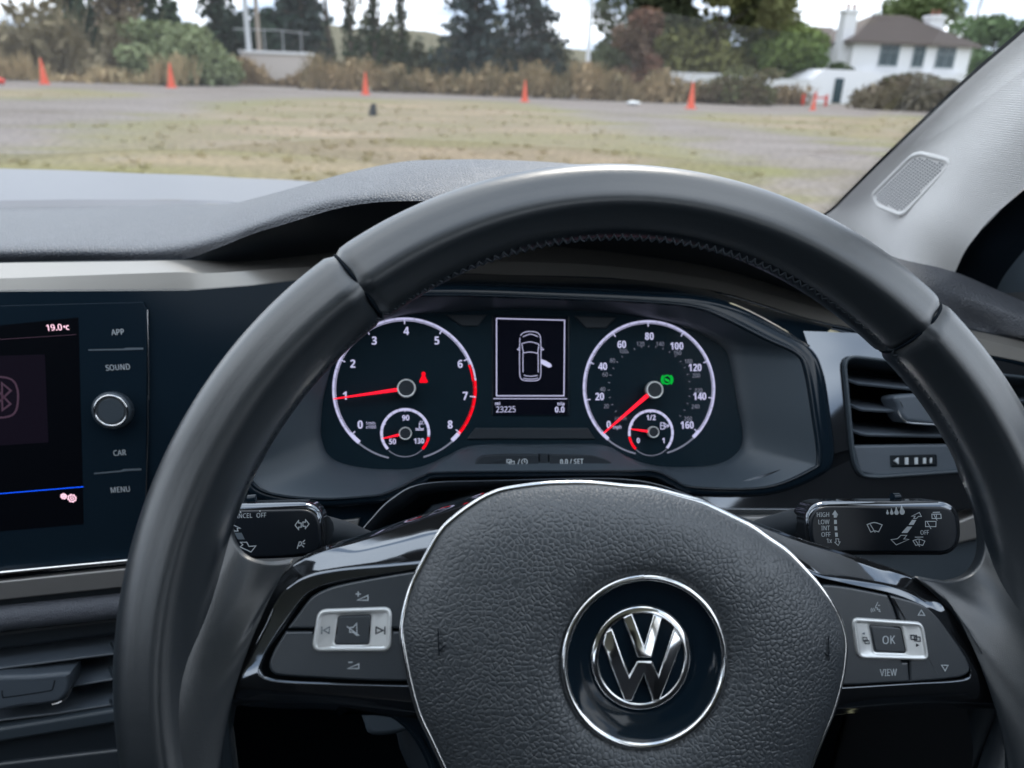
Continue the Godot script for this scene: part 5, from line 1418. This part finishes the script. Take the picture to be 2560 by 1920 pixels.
func house() -> void:
	var t := thing("white_house", "white two-storey house with a brown hipped roof and two chimneys", "house", Transform3D(Basis(), Vector3(34.0, 0, -62)))
	# front wall faces the yard, its left corner at the origin
	var w := 9.95
	var d := 8.0
	var e := 4.25
	var b := MB.new()
	b.box(Vector3(0, -0.2, -d), Vector3(w, e, 0))
	b.box(Vector3(-2.4, -0.2, -d), Vector3(0, e - 0.15, -4.0))
	put(b, "wall", M.house_white, t)
	b = MB.new()
	var o := 0.45
	var top := 6.45
	var a := [Vector3(-o, e, o), Vector3(w + o, e, o), Vector3(w + o, e, -d - o), Vector3(-o, e, -d - o), Vector3(3.4, top, -d * 0.5), Vector3(w - 3.6, top, -d * 0.5)]
	b.quad(a[0], a[1], a[5], a[4]); b.tri(a[1], a[2], a[5]); b.quad(a[2], a[3], a[4], a[5]); b.tri(a[3], a[0], a[4])
	b.quad(a[0] - Vector3(0, 0.18, 0), a[1] - Vector3(0, 0.18, 0), a[1], a[0])
	b.quad(a[0] - Vector3(0, 0.18, 0), a[0], a[3], a[3] - Vector3(0, 0.18, 0))
	b.quad(a[0] - Vector3(0, 0.18, 0), a[3] - Vector3(0, 0.18, 0), a[2] - Vector3(0, 0.18, 0), a[1] - Vector3(0, 0.18, 0))
	b.quad(Vector3(-2.8, e - 0.15, -4.4), Vector3(0.4, e - 0.15, -4.4), Vector3(1.6, e + 1.3, -6.8), Vector3(-0.9, e + 1.3, -6.8))
	b.tri(Vector3(-2.8, e - 0.15, -4.4), Vector3(-0.9, e + 1.3, -6.8), Vector3(-2.8, e - 0.15, -9.4))
	var roof := put(b, "roof", M.roof_brown, t)
	# courses of tiles show as thin raised rows
	b = MB.new()
	for k in 16:
		var u := k / 16.0
		var l: Vector3 = a[0].lerp(a[4], u)
		var r: Vector3 = a[1].lerp(a[5], u)
		b.box(l + Vector3(0, 0.02, 0), r + Vector3(0, 0.07, 0.05))
	put(b, "tile_course", M.roof_brown, roof, "stuff")
	for p in [[Vector3(-0.62, 2.0, -1.9), Vector3(0.36, 6.5, -0.9)], [Vector3(w - 2.3, 4.5, -3.6), Vector3(w - 1.1, 6.5, -2.6)]]:
		b = MB.new()
		b.box(p[0], p[1])
		b.box(Vector3(p[0].x - 0.1, p[1].y - 0.25, p[0].z - 0.1), Vector3(p[1].x + 0.1, p[1].y - 0.05, p[1].z + 0.1))
		var ch := put(b, "chimney", M.house_white, t)
		for k in 2:
			b = MB.new()
			b.tube(PackedVector3Array([Vector3(p[0].x + 0.35 + k * 0.5, p[1].y, (p[0].z + p[1].z) * 0.5), Vector3(p[0].x + 0.35 + k * 0.5, p[1].y + 0.45, (p[0].z + p[1].z) * 0.5)]), 0.15, 0.12, 10)
			put(b, "chimney_pot", M.terracotta, ch)
	for x in [[2.3, 1.5, 1.55], [5.1, 0.9, 1.55], [7.1, 1.5, 1.55]]:
		window(t, Vector3(x[0], 2.55, 0), x[1], x[2])
	var side := Node3D.new()
	side.name = "side_window"
	t.add_child(side)
	side.transform = Transform3D(Basis(Vector3.UP, -PI / 2), Vector3(-2.4, 2.4, -5.4))
	window(side, Vector3.ZERO, 0.9, 1.4)
	for x in [1.7, 6.7]:
		b = MB.new()
		b.box(Vector3(x, 0, 0.0), Vector3(x + 2.1, 1.75, 0.06))
		var dr := put(b, "garage_door", M.door_brown, t)
		b = MB.new()
		b.quad(Vector3(x - 1.3, 1.0, 0.7), Vector3(x - 0.2, 1.0, 0.7), Vector3(x - 0.2, 2.2, 0.7), Vector3(x - 0.9, 2.1, 0.7))
		b.box(Vector3(x - 0.4, 1.75, 0.0), Vector3(x + 2.5, 2.05, 0.7))
		b.box(Vector3(x - 0.4, -0.1, 0.0), Vector3(x - 0.05, 1.75, 0.7))
		b.box(Vector3(x + 2.15, -0.1, 0.0), Vector3(x + 2.5, 1.75, 0.7))
		put(b, "porch", M.house_white, t)
	b = MB.new()
	b.box(Vector3(-0.1, 2.12, 0.0), Vector3(w + 0.05, 2.26, 0.10))
	put(b, "string_course", M.house_white, t)

func window(t: Node3D, at: Vector3, w: float, h: float) -> void:
	var b := MB.new()
	b.box(at + Vector3(0, 0, -0.02), at + Vector3(w, h, 0.03))
	var g := put(b, "window", M.window_dark, t)
	b = MB.new()
	for p in [[-0.06, -0.06, w + 0.06, 0.05], [-0.06, h - 0.05, w + 0.06, h + 0.06], [-0.06, 0.05, 0.05, h - 0.05], [w - 0.05, 0.05, w + 0.06, h - 0.05], [w * 0.5 - 0.04, 0.05, w * 0.5 + 0.04, h - 0.05], [0.05, h * 0.62, w - 0.05, h * 0.62 + 0.07]]:
		b.box(at + Vector3(p[0], p[1], 0.0), at + Vector3(p[2], p[3], 0.075))
	put(b, "window_frame", M.frame_grey, g)
	b = MB.new()
	b.box(at + Vector3(-0.15, -0.16, 0), at + Vector3(w + 0.15, -0.06, 0.14))
	put(b, "window_sill", M.house_white, g)

func outside() -> void:
	rng.seed = 20
	mat("leaves", Color(1, 1, 1), 0.8, 0.0, 0.25).vertex_color_use_as_albedo = true
	M.leaves.backlight_enabled = true
	M.leaves.backlight = Color(0.25, 0.28, 0.15)
	mat("bark", Color(0.10, 0.085, 0.07), 0.9, 0.0, 0.2)
	mat("cone_orange", Color(0.72, 0.10, 0.045), 0.5)
	mat("house_white", Color(0.74, 0.74, 0.76), 0.85, 0.0, 0.2)
	mat("roof_brown", Color(0.165, 0.14, 0.13), 0.85, 0.0, 0.2)
	mat("terracotta", Color(0.20, 0.09, 0.06), 0.8)
	mat("window_dark", Color(0.02, 0.045, 0.055), 0.08, 0.0, 0.45)
	mat("frame_grey", Color(0.16, 0.20, 0.22), 0.6)
	mat("door_brown", Color(0.10, 0.075, 0.065), 0.7)
	mat("wall_pale", Color(0.68, 0.68, 0.69), 0.85, 0.0, 0.2)
	mat("wall_beige", Color(0.50, 0.45, 0.42), 0.9, 0.0, 0.2)
	mat("pole_grey", Color(0.42, 0.43, 0.44), 0.7)
	mat("pole_wood", Color(0.26, 0.22, 0.18), 0.9)
	mat("pole_pale", Color(0.62, 0.63, 0.64), 0.7)
	mat("rubber", Color(0.015, 0.017, 0.02), 0.7)
	mat("plastic_red", Color(0.62, 0.05, 0.03), 0.5)
	mat("plastic_yellow", Color(0.75, 0.42, 0.03), 0.5)
	mat("bag_white", Color(0.7, 0.72, 0.72), 0.6)
	ground()
	# far low hill
	var b := MB.new()
	var r0 := PackedVector3Array()
	var r1 := PackedVector3Array()
	var r2 := PackedVector3Array()
	for k in 60:
		var x := lerpf(-420.0, 420.0, k / 59.0)
		var h := 20.0 + 5.0 * sin(k * 0.31) + 2.0 * sin(k * 1.1) - absf(x) * 0.006
		r0.append(Vector3(x, -0.1, -300)); r1.append(Vector3(x, h * 0.75, -420)); r2.append(Vector3(x, h, -520))
	b.grid([r0, r1, r2])
	put(b, "hill", mat("hill", Color(0.135, 0.125, 0.085), 0.95, 0.0, 0.2), self, "structure")
	# cones
	var spots := metres([-14.67,-34.89,-9.96,-35.36,-2.04,-34.48,4.31,-32.29,10.54,-30.5,16.92,-33.29])
	var told := ["leftmost orange cone at the far edge of the yard, by tall brown scrub", "orange cone in front of the round green bush", "orange cone straight behind the small dark stump on the grass", "orange cone before dry brown scrub, below the big dark conifer", "orange cone in the gravel in front of the green trees, largest on the right", "short orange cone beside the white boundary wall"]
	var tall := [0.96, 0.96, 0.88, 0.80, 0.96, 0.60]
	for k in 6: cone(told[k], spots[k].x, spots[k].y, tall[k], [0.0, 0.03, 0.02, 0.0, -0.02, 0.0][k])
	var c2 := metres([10.94,-39.26])
	cone("small red cone standing among the dry scrub", c2[0].x, c2[0].y, 0.45)
	# small things on the ground
	var p := metres([-1.02,-19.72])[0]
	var st := thing("dark_stump", "small black stump standing on the dry grass", "stump", Transform3D(Basis(), Vector3(p.x, 0, p.y)))
	b = MB.new()
	b.tube(PackedVector3Array([Vector3(0, 0, 0), Vector3(0.01, 0.12, 0), Vector3(0.03, 0.22, 0), Vector3(0.02, 0.27, 0)]), 0.10, 0.055, 12)
	put(b, "stump_body", M.rubber, st)
	p = metres([-15.33,-32.77])[0]
	var bar := thing("orange_bundle", "flat orange plastic bundle on the gravel at the left edge", "bundle", Transform3D(Basis(), Vector3(p.x - 0.3, 0, p.y)))
	b = MB.new()
	b.tube(even(PackedVector3Array([Vector3(-0.6, 0.1, 0), Vector3(0, 0.2, 0.1), Vector3(0.45, 0.1, 0)]), 8), 0.18, 0.1, 10)
	put(b, "bundle_body", M.plastic_red, bar)
	p = metres([8.68,-32.02])[0]
	var bag := thing("white_bag", "crumpled white plastic bag at the edge of the gravel", "bag", Transform3D(Basis(), Vector3(p.x, 0, p.y)))
	b = MB.new()
	var rows := []
	for k in 6:
		var row := PackedVector3Array()
		for s in 12: row.append(Vector3(cos(TAU * s / 12) * 0.28 * sin(PI * (k + 0.3) / 6.0) * rng.randf_range(0.8, 1.15), k * 0.035, sin(TAU * s / 12) * 0.2 * sin(PI * (k + 0.3) / 6.0)))
		rows.append(row)
	b.grid(rows, true)
	put(b, "bag_body", M.bag_white, bag)
	p = metres([20.26,-37.59])[0]
	var fence := thing("orange_barrier", "low orange plastic barrier with gaps, beside the white wall", "barrier", Transform3D(Basis(), Vector3(p.x - 0.8, 0, p.y - 2)))
	for k in 3:
		b = MB.new()
		b.box(Vector3(k * 0.62, 0, -0.04), Vector3(k * 0.62 + 0.12, 0.55 + 0.1 * (k % 2), 0.04))
		put(b, "barrier_post", M.plastic_red, fence)
	b = MB.new()
	b.box(Vector3(0.62, 0.36, -0.03), Vector3(1.3, 0.44, 0.03))
	put(b, "barrier_rail", M.plastic_red, fence)
	p = metres([22.39,-37.53])[0]
	var toy := thing("plastic_barrow", "small red and yellow plastic barrow lying below the brambles", "barrow", Transform3D(Basis(), Vector3(p.x, 0, p.y)))
	b = MB.new()
	b.prism(rounded(PackedVector2Array([Vector2(-0.35, 0.08), Vector2(0.5, 0.08), Vector2(0.62, 0.3), Vector2(0.1, 0.42), Vector2(-0.3, 0.3)]), 0.08), -0.25, 0.25, 0.06, true)
	put(b, "tray", M.plastic_red, toy)
	b = MB.new()
	b.prism(rounded(PackedVector2Array([Vector2(-0.75, 0.3), Vector2(-0.3, 0.22), Vector2(-0.28, 0.45), Vector2(-0.65, 0.55)]), 0.08), -0.2, 0.2, 0.05, true)
	put(b, "hood_piece", M.plastic_yellow, toy)
	# white boundary wall with its gabled gate house
	var wall := thing("white_wall", "long white rendered boundary wall in front of the house", "wall", Transform3D(Basis(), Vector3(0, 0, -47)))
	b = MB.new()
	b.box(Vector3(14.8, -0.2, -0.3), Vector3(20.4, 1.32, 0))
	b.box(Vector3(20.4, -0.2, -0.28), Vector3(23.44, 1.18, 0.02))
	put(b, "wall_run", M.wall_pale, wall)
	b = MB.new()
	b.box(Vector3(14.7, 1.32, -0.36), Vector3(20.5, 1.40, 0.06))
	b.box(Vector3(20.5, 1.18, -0.34), Vector3(23.44, 1.26, 0.06))
	put(b, "coping", M.wall_pale, wall)
	var gate := thing("gate_house", "white outbuilding with a sloping parapet and a dark narrow door", "outbuilding", Transform3D(Basis(), Vector3(23.44, 0, -47)))
	b = MB.new()
	b.prism(PackedVector2Array([Vector2(0, -0.2), Vector2(4.6, -0.2), Vector2(4.6, 1.7), Vector2(3.5, 1.86), Vector2(0.75, 1.86), Vector2(0, 1.28)]), -3.0, 0.0, 0.03)
	put(b, "wall", M.house_white, gate)
	b = MB.new()
	b.box(Vector3(1.55, 0, 0), Vector3(2.1, 1.4, 0.04))
	put(b, "door", M.window_dark, gate)
	house()
	# ruined concrete shed with railings on the left
	var shed := thing("concrete_shed", "low beige concrete shed with thin railings on its roof", "shed", Transform3D(Basis(), Vector3(-9.2, 0, -46)))
	b = MB.new()
	b.box(Vector3(0, -0.2, -3), Vector3(3.4, 1.55, 0))
	b.box(Vector3(0, -0.2, 0), Vector3(0.12, 1.7, 0.1))
	put(b, "wall", M.wall_beige, shed)
	b = MB.new()
	b.box(Vector3(-0.1, 1.55, -3.1), Vector3(3.5, 1.68, 0.1))
	put(b, "roof_slab", M.wall_pale, shed)
	for k in 4:
		b = MB.new()
		b.tube(PackedVector3Array([Vector3(0.3 + k * 0.95, 1.6, -0.2), Vector3(0.3 + k * 0.95, 2.2, -0.2), Vector3(0.3 + k * 0.95, 2.75, -0.2)]), 0.02, 0.02, 6)
		put(b, "railing_post", M.pole_grey, shed)
	b = MB.new()
	b.tube(PackedVector3Array([Vector3(-0.3, 2.7, -0.2), Vector3(2, 2.72, -0.2), Vector3(3.6, 2.6, -0.2)]), 0.02, 0.02, 6)
	put(b, "railing", M.pole_grey, shed)
	# poles
	pole("utility_pole", "pale grey utility pole left of the concrete shed", "pole", Vector3(-9.15, 0, -48), 9.0, 0.16, M.pole_grey)
	var up := pole("utility_pole", "brown wooden utility pole carrying a grey box, beside the pale pole", "pole", Vector3(-8.75, 0, -49), 9.0, 0.14, M.pole_wood)
	b = MB.new()
	b.prism(rounded(PackedVector2Array([Vector2(-0.45, 4.6), Vector2(0.1, 4.6), Vector2(0.1, 5.8), Vector2(-0.45, 5.8)]), 0.08), -0.3, 0.3, 0.05, true)
	put(b, "transformer_box", M.pole_grey, up)
	pole("lamp_post", "slim pale lamp post in the dry scrub left of the green trees", "lamp post", Vector3(9.0, 0, -43), 8.0, 0.12, M.pole_pale)
	pole("telegraph_pole", "thin leaning telegraph pole right of the white house", "pole", Vector3(50.2, 0, -72), 9.5, 0.12, M.pole_wood, 0.08)
	# scrub
	var brown := Color(0.17, 0.125, 0.085)
	var tan := Color(0.34, 0.25, 0.15)
	scrub("tall_brown_scrub", "tall brown leafless scrub behind the leftmost cones", Vector3(-30, 0, -41), Vector3(-12.6, 0, -42.5), 3.1, 2.2, 9000, Color(0.15, 0.13, 0.085), Color(0.23, 0.19, 0.12), 0.6)
	scrub("dry_reeds", "pale dry reeds along the foot of the brown scrub", Vector3(-24, 0, -38), Vector3(-10, 0, -38.5), 1.0, 0.6, 1500, tan, Color(0.42, 0.34, 0.2), 0.15)
	scrub("dry_weeds", "thin dry weeds along the foot of the beige concrete shed", Vector3(-9.6, 0, -44.5), Vector3(-5.4, 0, -43.5), 1.05, 0.5, 1300, brown, tan, 0.35)
	scrub("dry_scrub_bank", "bank of dry brown stalks and brambles along the middle of the far edge", Vector3(-5.2, 0, -41), Vector3(12, 0, -37), 1.28, 1.0, 5500, Color(0.15, 0.125, 0.075), tan, 0.5)
	scrub("dry_scrub_verge", "dry brown stalks and brambles below the big green trees", Vector3(9, 0, -38), Vector3(20, 0, -41), 0.85, 1.2, 3800, Color(0.13, 0.10, 0.07), tan, 0.6)
	scrub("bramble_bank", "grey-brown bramble bank at the foot of the house wall", Vector3(21.5, 0, -37.5), Vector3(28, 0, -38.5), 1.05, 1.2, 4500, Color(0.13, 0.105, 0.08), Color(0.22, 0.19, 0.13), 0.75)
	scrub("far_hedgerow", "dark distant hedgerow behind the conifers and the concrete shed", Vector3(-34, 0, -80), Vector3(30, 0, -80), 4.6, 1.5, 16000, Color(0.075, 0.085, 0.06), Color(0.12, 0.115, 0.075), 0.95)
	# bushes and trees, left to right
	var g1 := Color(0.075, 0.115, 0.04)
	var g2 := Color(0.14, 0.18, 0.06)
	var dk := Color(0.028, 0.045, 0.03)
	tree_at("green_bush", "big rounded grey-green bush behind the second cone from the left", Vector3(-10.9, 0, -41), 2.95, 5.6, Color(0.17, 0.20, 0.105), Color(0.22, 0.25, 0.135), 7000, 0.17, 0.05)
	tree_at("evergreen_tree", "dark evergreen tree behind the brown scrub on the far left", Vector3(-20.8, 0, -55), 5.6, 3.2, dk, Color(0.05, 0.075, 0.045), 1700, 0.26)
	tree_at("brown_tree", "tall brown leafless thicket tree rising above the scrub", Vector3(-17.4, 0, -52), 8.5, 2.9, Color(0.16, 0.125, 0.09), Color(0.20, 0.16, 0.11), 2300, 0.20)
	tree_at("evergreen_tree", "dark evergreen tree right of the tall brown thicket", Vector3(-15.9, 0, -54), 5.2, 3.2, Color(0.035, 0.055, 0.03), Color(0.06, 0.085, 0.045), 1700, 0.26)
	tree_at("evergreen_tree", "dark evergreen tree left of the two utility poles", Vector3(-12.9, 0, -57), 8.8, 2.4, dk, Color(0.05, 0.07, 0.05), 1100, 0.26)
	tree_at("evergreen_tree", "low dark evergreen behind the utility poles", Vector3(-10.2, 0, -58), 4.6, 6.0, dk, Color(0.045, 0.07, 0.05), 3500, 0.26)
	conifer("ragged dark conifer above the concrete shed", Vector3(-7.6, 0, -58), 7.6, 6.0, Color(0.055, 0.07, 0.062), 0.2)
	bare_tree("ivy_tree", "ivy-clad bare tree right of the concrete shed", Vector3(-4.4, 0, -58), 12.0, 0.8)
	bare_tree("ivy_tree", "slim ivy column of a tree, middle of three bare trees", Vector3(-2.75, 0, -58), 12.5, 1.4)
	bare_tree("ivy_tree", "bare spreading tree with ivy left of the big conifer", Vector3(-0.93, 0, -59), 12.0, 0.9)
	bare_tree("bare_tree", "leafless thin tree above the scrub behind the shed", Vector3(-6.2, 0, -62), 10.0, 0.0)
	conifer("big dark conifer with drooping branches in the middle of the tree line", Vector3(4.0, 0, -57), 10.5, 6.6, Color(0.05, 0.065, 0.062), 0.08)
	conifer("second dark conifer beside the lamp post", Vector3(8.0, 0, -58), 9.8, 6.2, Color(0.055, 0.07, 0.066), 0.1)
	tree_at("leafy_tree", "dark leafy tree right of the lamp post", Vector3(14.8, 0, -54), 9.6, 7.4, Color(0.075, 0.09, 0.055), Color(0.10, 0.115, 0.065), 7000, 0.26)
	tree_at("reddish_tree", "reddish-brown leafless bush in front of the green trees", Vector3(12.6, 0, -47), 4.8, 3.4, Color(0.16, 0.085, 0.06), Color(0.14, 0.10, 0.07), 2600, 0.18)
	tree_at("leafy_tree", "broad yellow-green tree at the middle of the green group", Vector3(19.6, 0, -53), 9.6, 9.0, Color(0.11, 0.125, 0.055), Color(0.165, 0.165, 0.065), 9000, 0.25)
	tree_at("leafy_tree", "bright green tree at the right end of the group, before the house", Vector3(23.8, 0, -52), 5.6, 6.6, Color(0.09, 0.135, 0.045), Color(0.14, 0.185, 0.06), 8000, 0.22)
	tree_at("leafy_tree", "tall dark green tree just left of the white house", Vector3(28.0, 0, -64), 11.0, 7.0, Color(0.05, 0.085, 0.04), Color(0.075, 0.11, 0.05), 8000, 0.28)
	tree_at("garden_bush", "small green garden bush at the left corner of the house", Vector3(27.9, 0, -52), 2.5, 3.2, Color(0.05, 0.075, 0.03), Color(0.08, 0.11, 0.04), 1800, 0.16)
	tree_at("leafy_tree", "pale green tree rising behind the roof of the house", Vector3(51.0, 0, -84), 10.6, 12.0, Color(0.10, 0.14, 0.06), Color(0.14, 0.17, 0.08), 7000, 0.32)
	tree_at("leafy_tree", "bright green tree right of the white house", Vector3(52.0, 0, -70), 7.6, 9.0, Color(0.09, 0.14, 0.06), Color(0.12, 0.18, 0.08), 7000, 0.28)
	tree_at("garden_bush", "wide low green hedge bush in front of the house porches", Vector3(34.5, 0, -54), 2.1, 8.5, Color(0.085, 0.11, 0.05), Color(0.13, 0.13, 0.07), 4500, 0.16, 0.05)
	tree_at("bramble_bush", "brown and green bramble bush left of the white wall", Vector3(15.4, 0, -38), 1.8, 4.0, Color(0.12, 0.09, 0.06), Color(0.11, 0.12, 0.055), 3500, 0.13, 0.05)
	tree_at("bramble_bush", "grey-brown bramble bush below the right end of the house", Vector3(24.3, 0, -37), 1.75, 4.6, Color(0.15, 0.12, 0.09), Color(0.13, 0.12, 0.08), 3500, 0.13, 0.05)

func sky_picture() -> ImageTexture:
	var f := FastNoiseLite.new()
	f.seed = 8
	f.frequency = 1.6
	f.fractal_octaves = 5
	var im := Image.create(1024, 512, false, Image.FORMAT_RGBF)
	for y in 512:
		var el := PI * (0.5 - (y + 0.5) / 512.0)
		for x in 1024:
			var az := TAU * x / 1024.0
			var d := Vector3(cos(el) * cos(az), sin(el), cos(el) * sin(az))
			var k := 1.0 / (maxf(d.y, 0.0) + 0.16)
			var n := f.get_noise_3d(d.x * k * 0.8, d.y * 0.6, d.z * k * 0.8)
			var t := smoothstep(-0.28, 0.22, n)
			var c := Color(0.42, 0.53, 0.69).lerp(Color(1.16, 1.25, 1.35), t)
			if d.y < 0: c = c.lerp(Color(0.22, 0.21, 0.17), clampf(-d.y * 12.0, 0, 1))
			im.set_pixel(x, y, c)
	return ImageTexture.create_from_image(im)

func _ready() -> void:
	# camera: a phone held between the seats, focused on the wheel and the dials
	var cam := Camera3D.new()
	cam.name = "camera"
	var lens := CameraAttributesPhysical.new()
	lens.frustum_focal_length = 24.05
	lens.frustum_focus_distance = 0.36
	lens.frustum_near = 0.02
	lens.frustum_far = 3000.0
	lens.exposure_aperture = 10.0
	cam.attributes = lens
	cam.current = true
	add_child(cam)
	cam.transform = Transform3D(Vector3(0.99269,0.03376,0.11585), Vector3(0.01247,0.92620,-0.37682), Vector3(-0.12002,0.37551,0.91902), Vector3(0, EYE, 0))
	# overcast sky and a veiled sun
	var env := Environment.new()
	var sky := Sky.new()
	var pan := PanoramaSkyMaterial.new()
	pan.panorama = sky_picture()
	sky.sky_material = pan
	env.background_mode = Environment.BG_SKY
	env.sky = sky
	env.background_energy_multiplier = 1.0
	env.tonemap_mode = Environment.TONE_MAPPER_LINEAR
	env.tonemap_exposure = 1.95
	env.sdfgi_enabled = true
	env.ssao_enabled = true
	env.ssil_enabled = true
	var we := WorldEnvironment.new()
	we.name = "environment"
	we.environment = env
	add_child(we)
	var sun := DirectionalLight3D.new()
	sun.name = "sun"
	sun.light_energy = 0.35
	sun.light_color = Color(1.0, 0.97, 0.92)
	sun.light_angular_distance = 14.0
	sun.shadow_enabled = true
	sun.rotation_degrees = Vector3(-52, 160, 0)
	add_child(sun)
	materials()
	outside()
	cabin()
	dashboard()
	driver_vent()
	centre_vent()
	infotainment()
	instruments()
	stalks()
	steering_wheel()
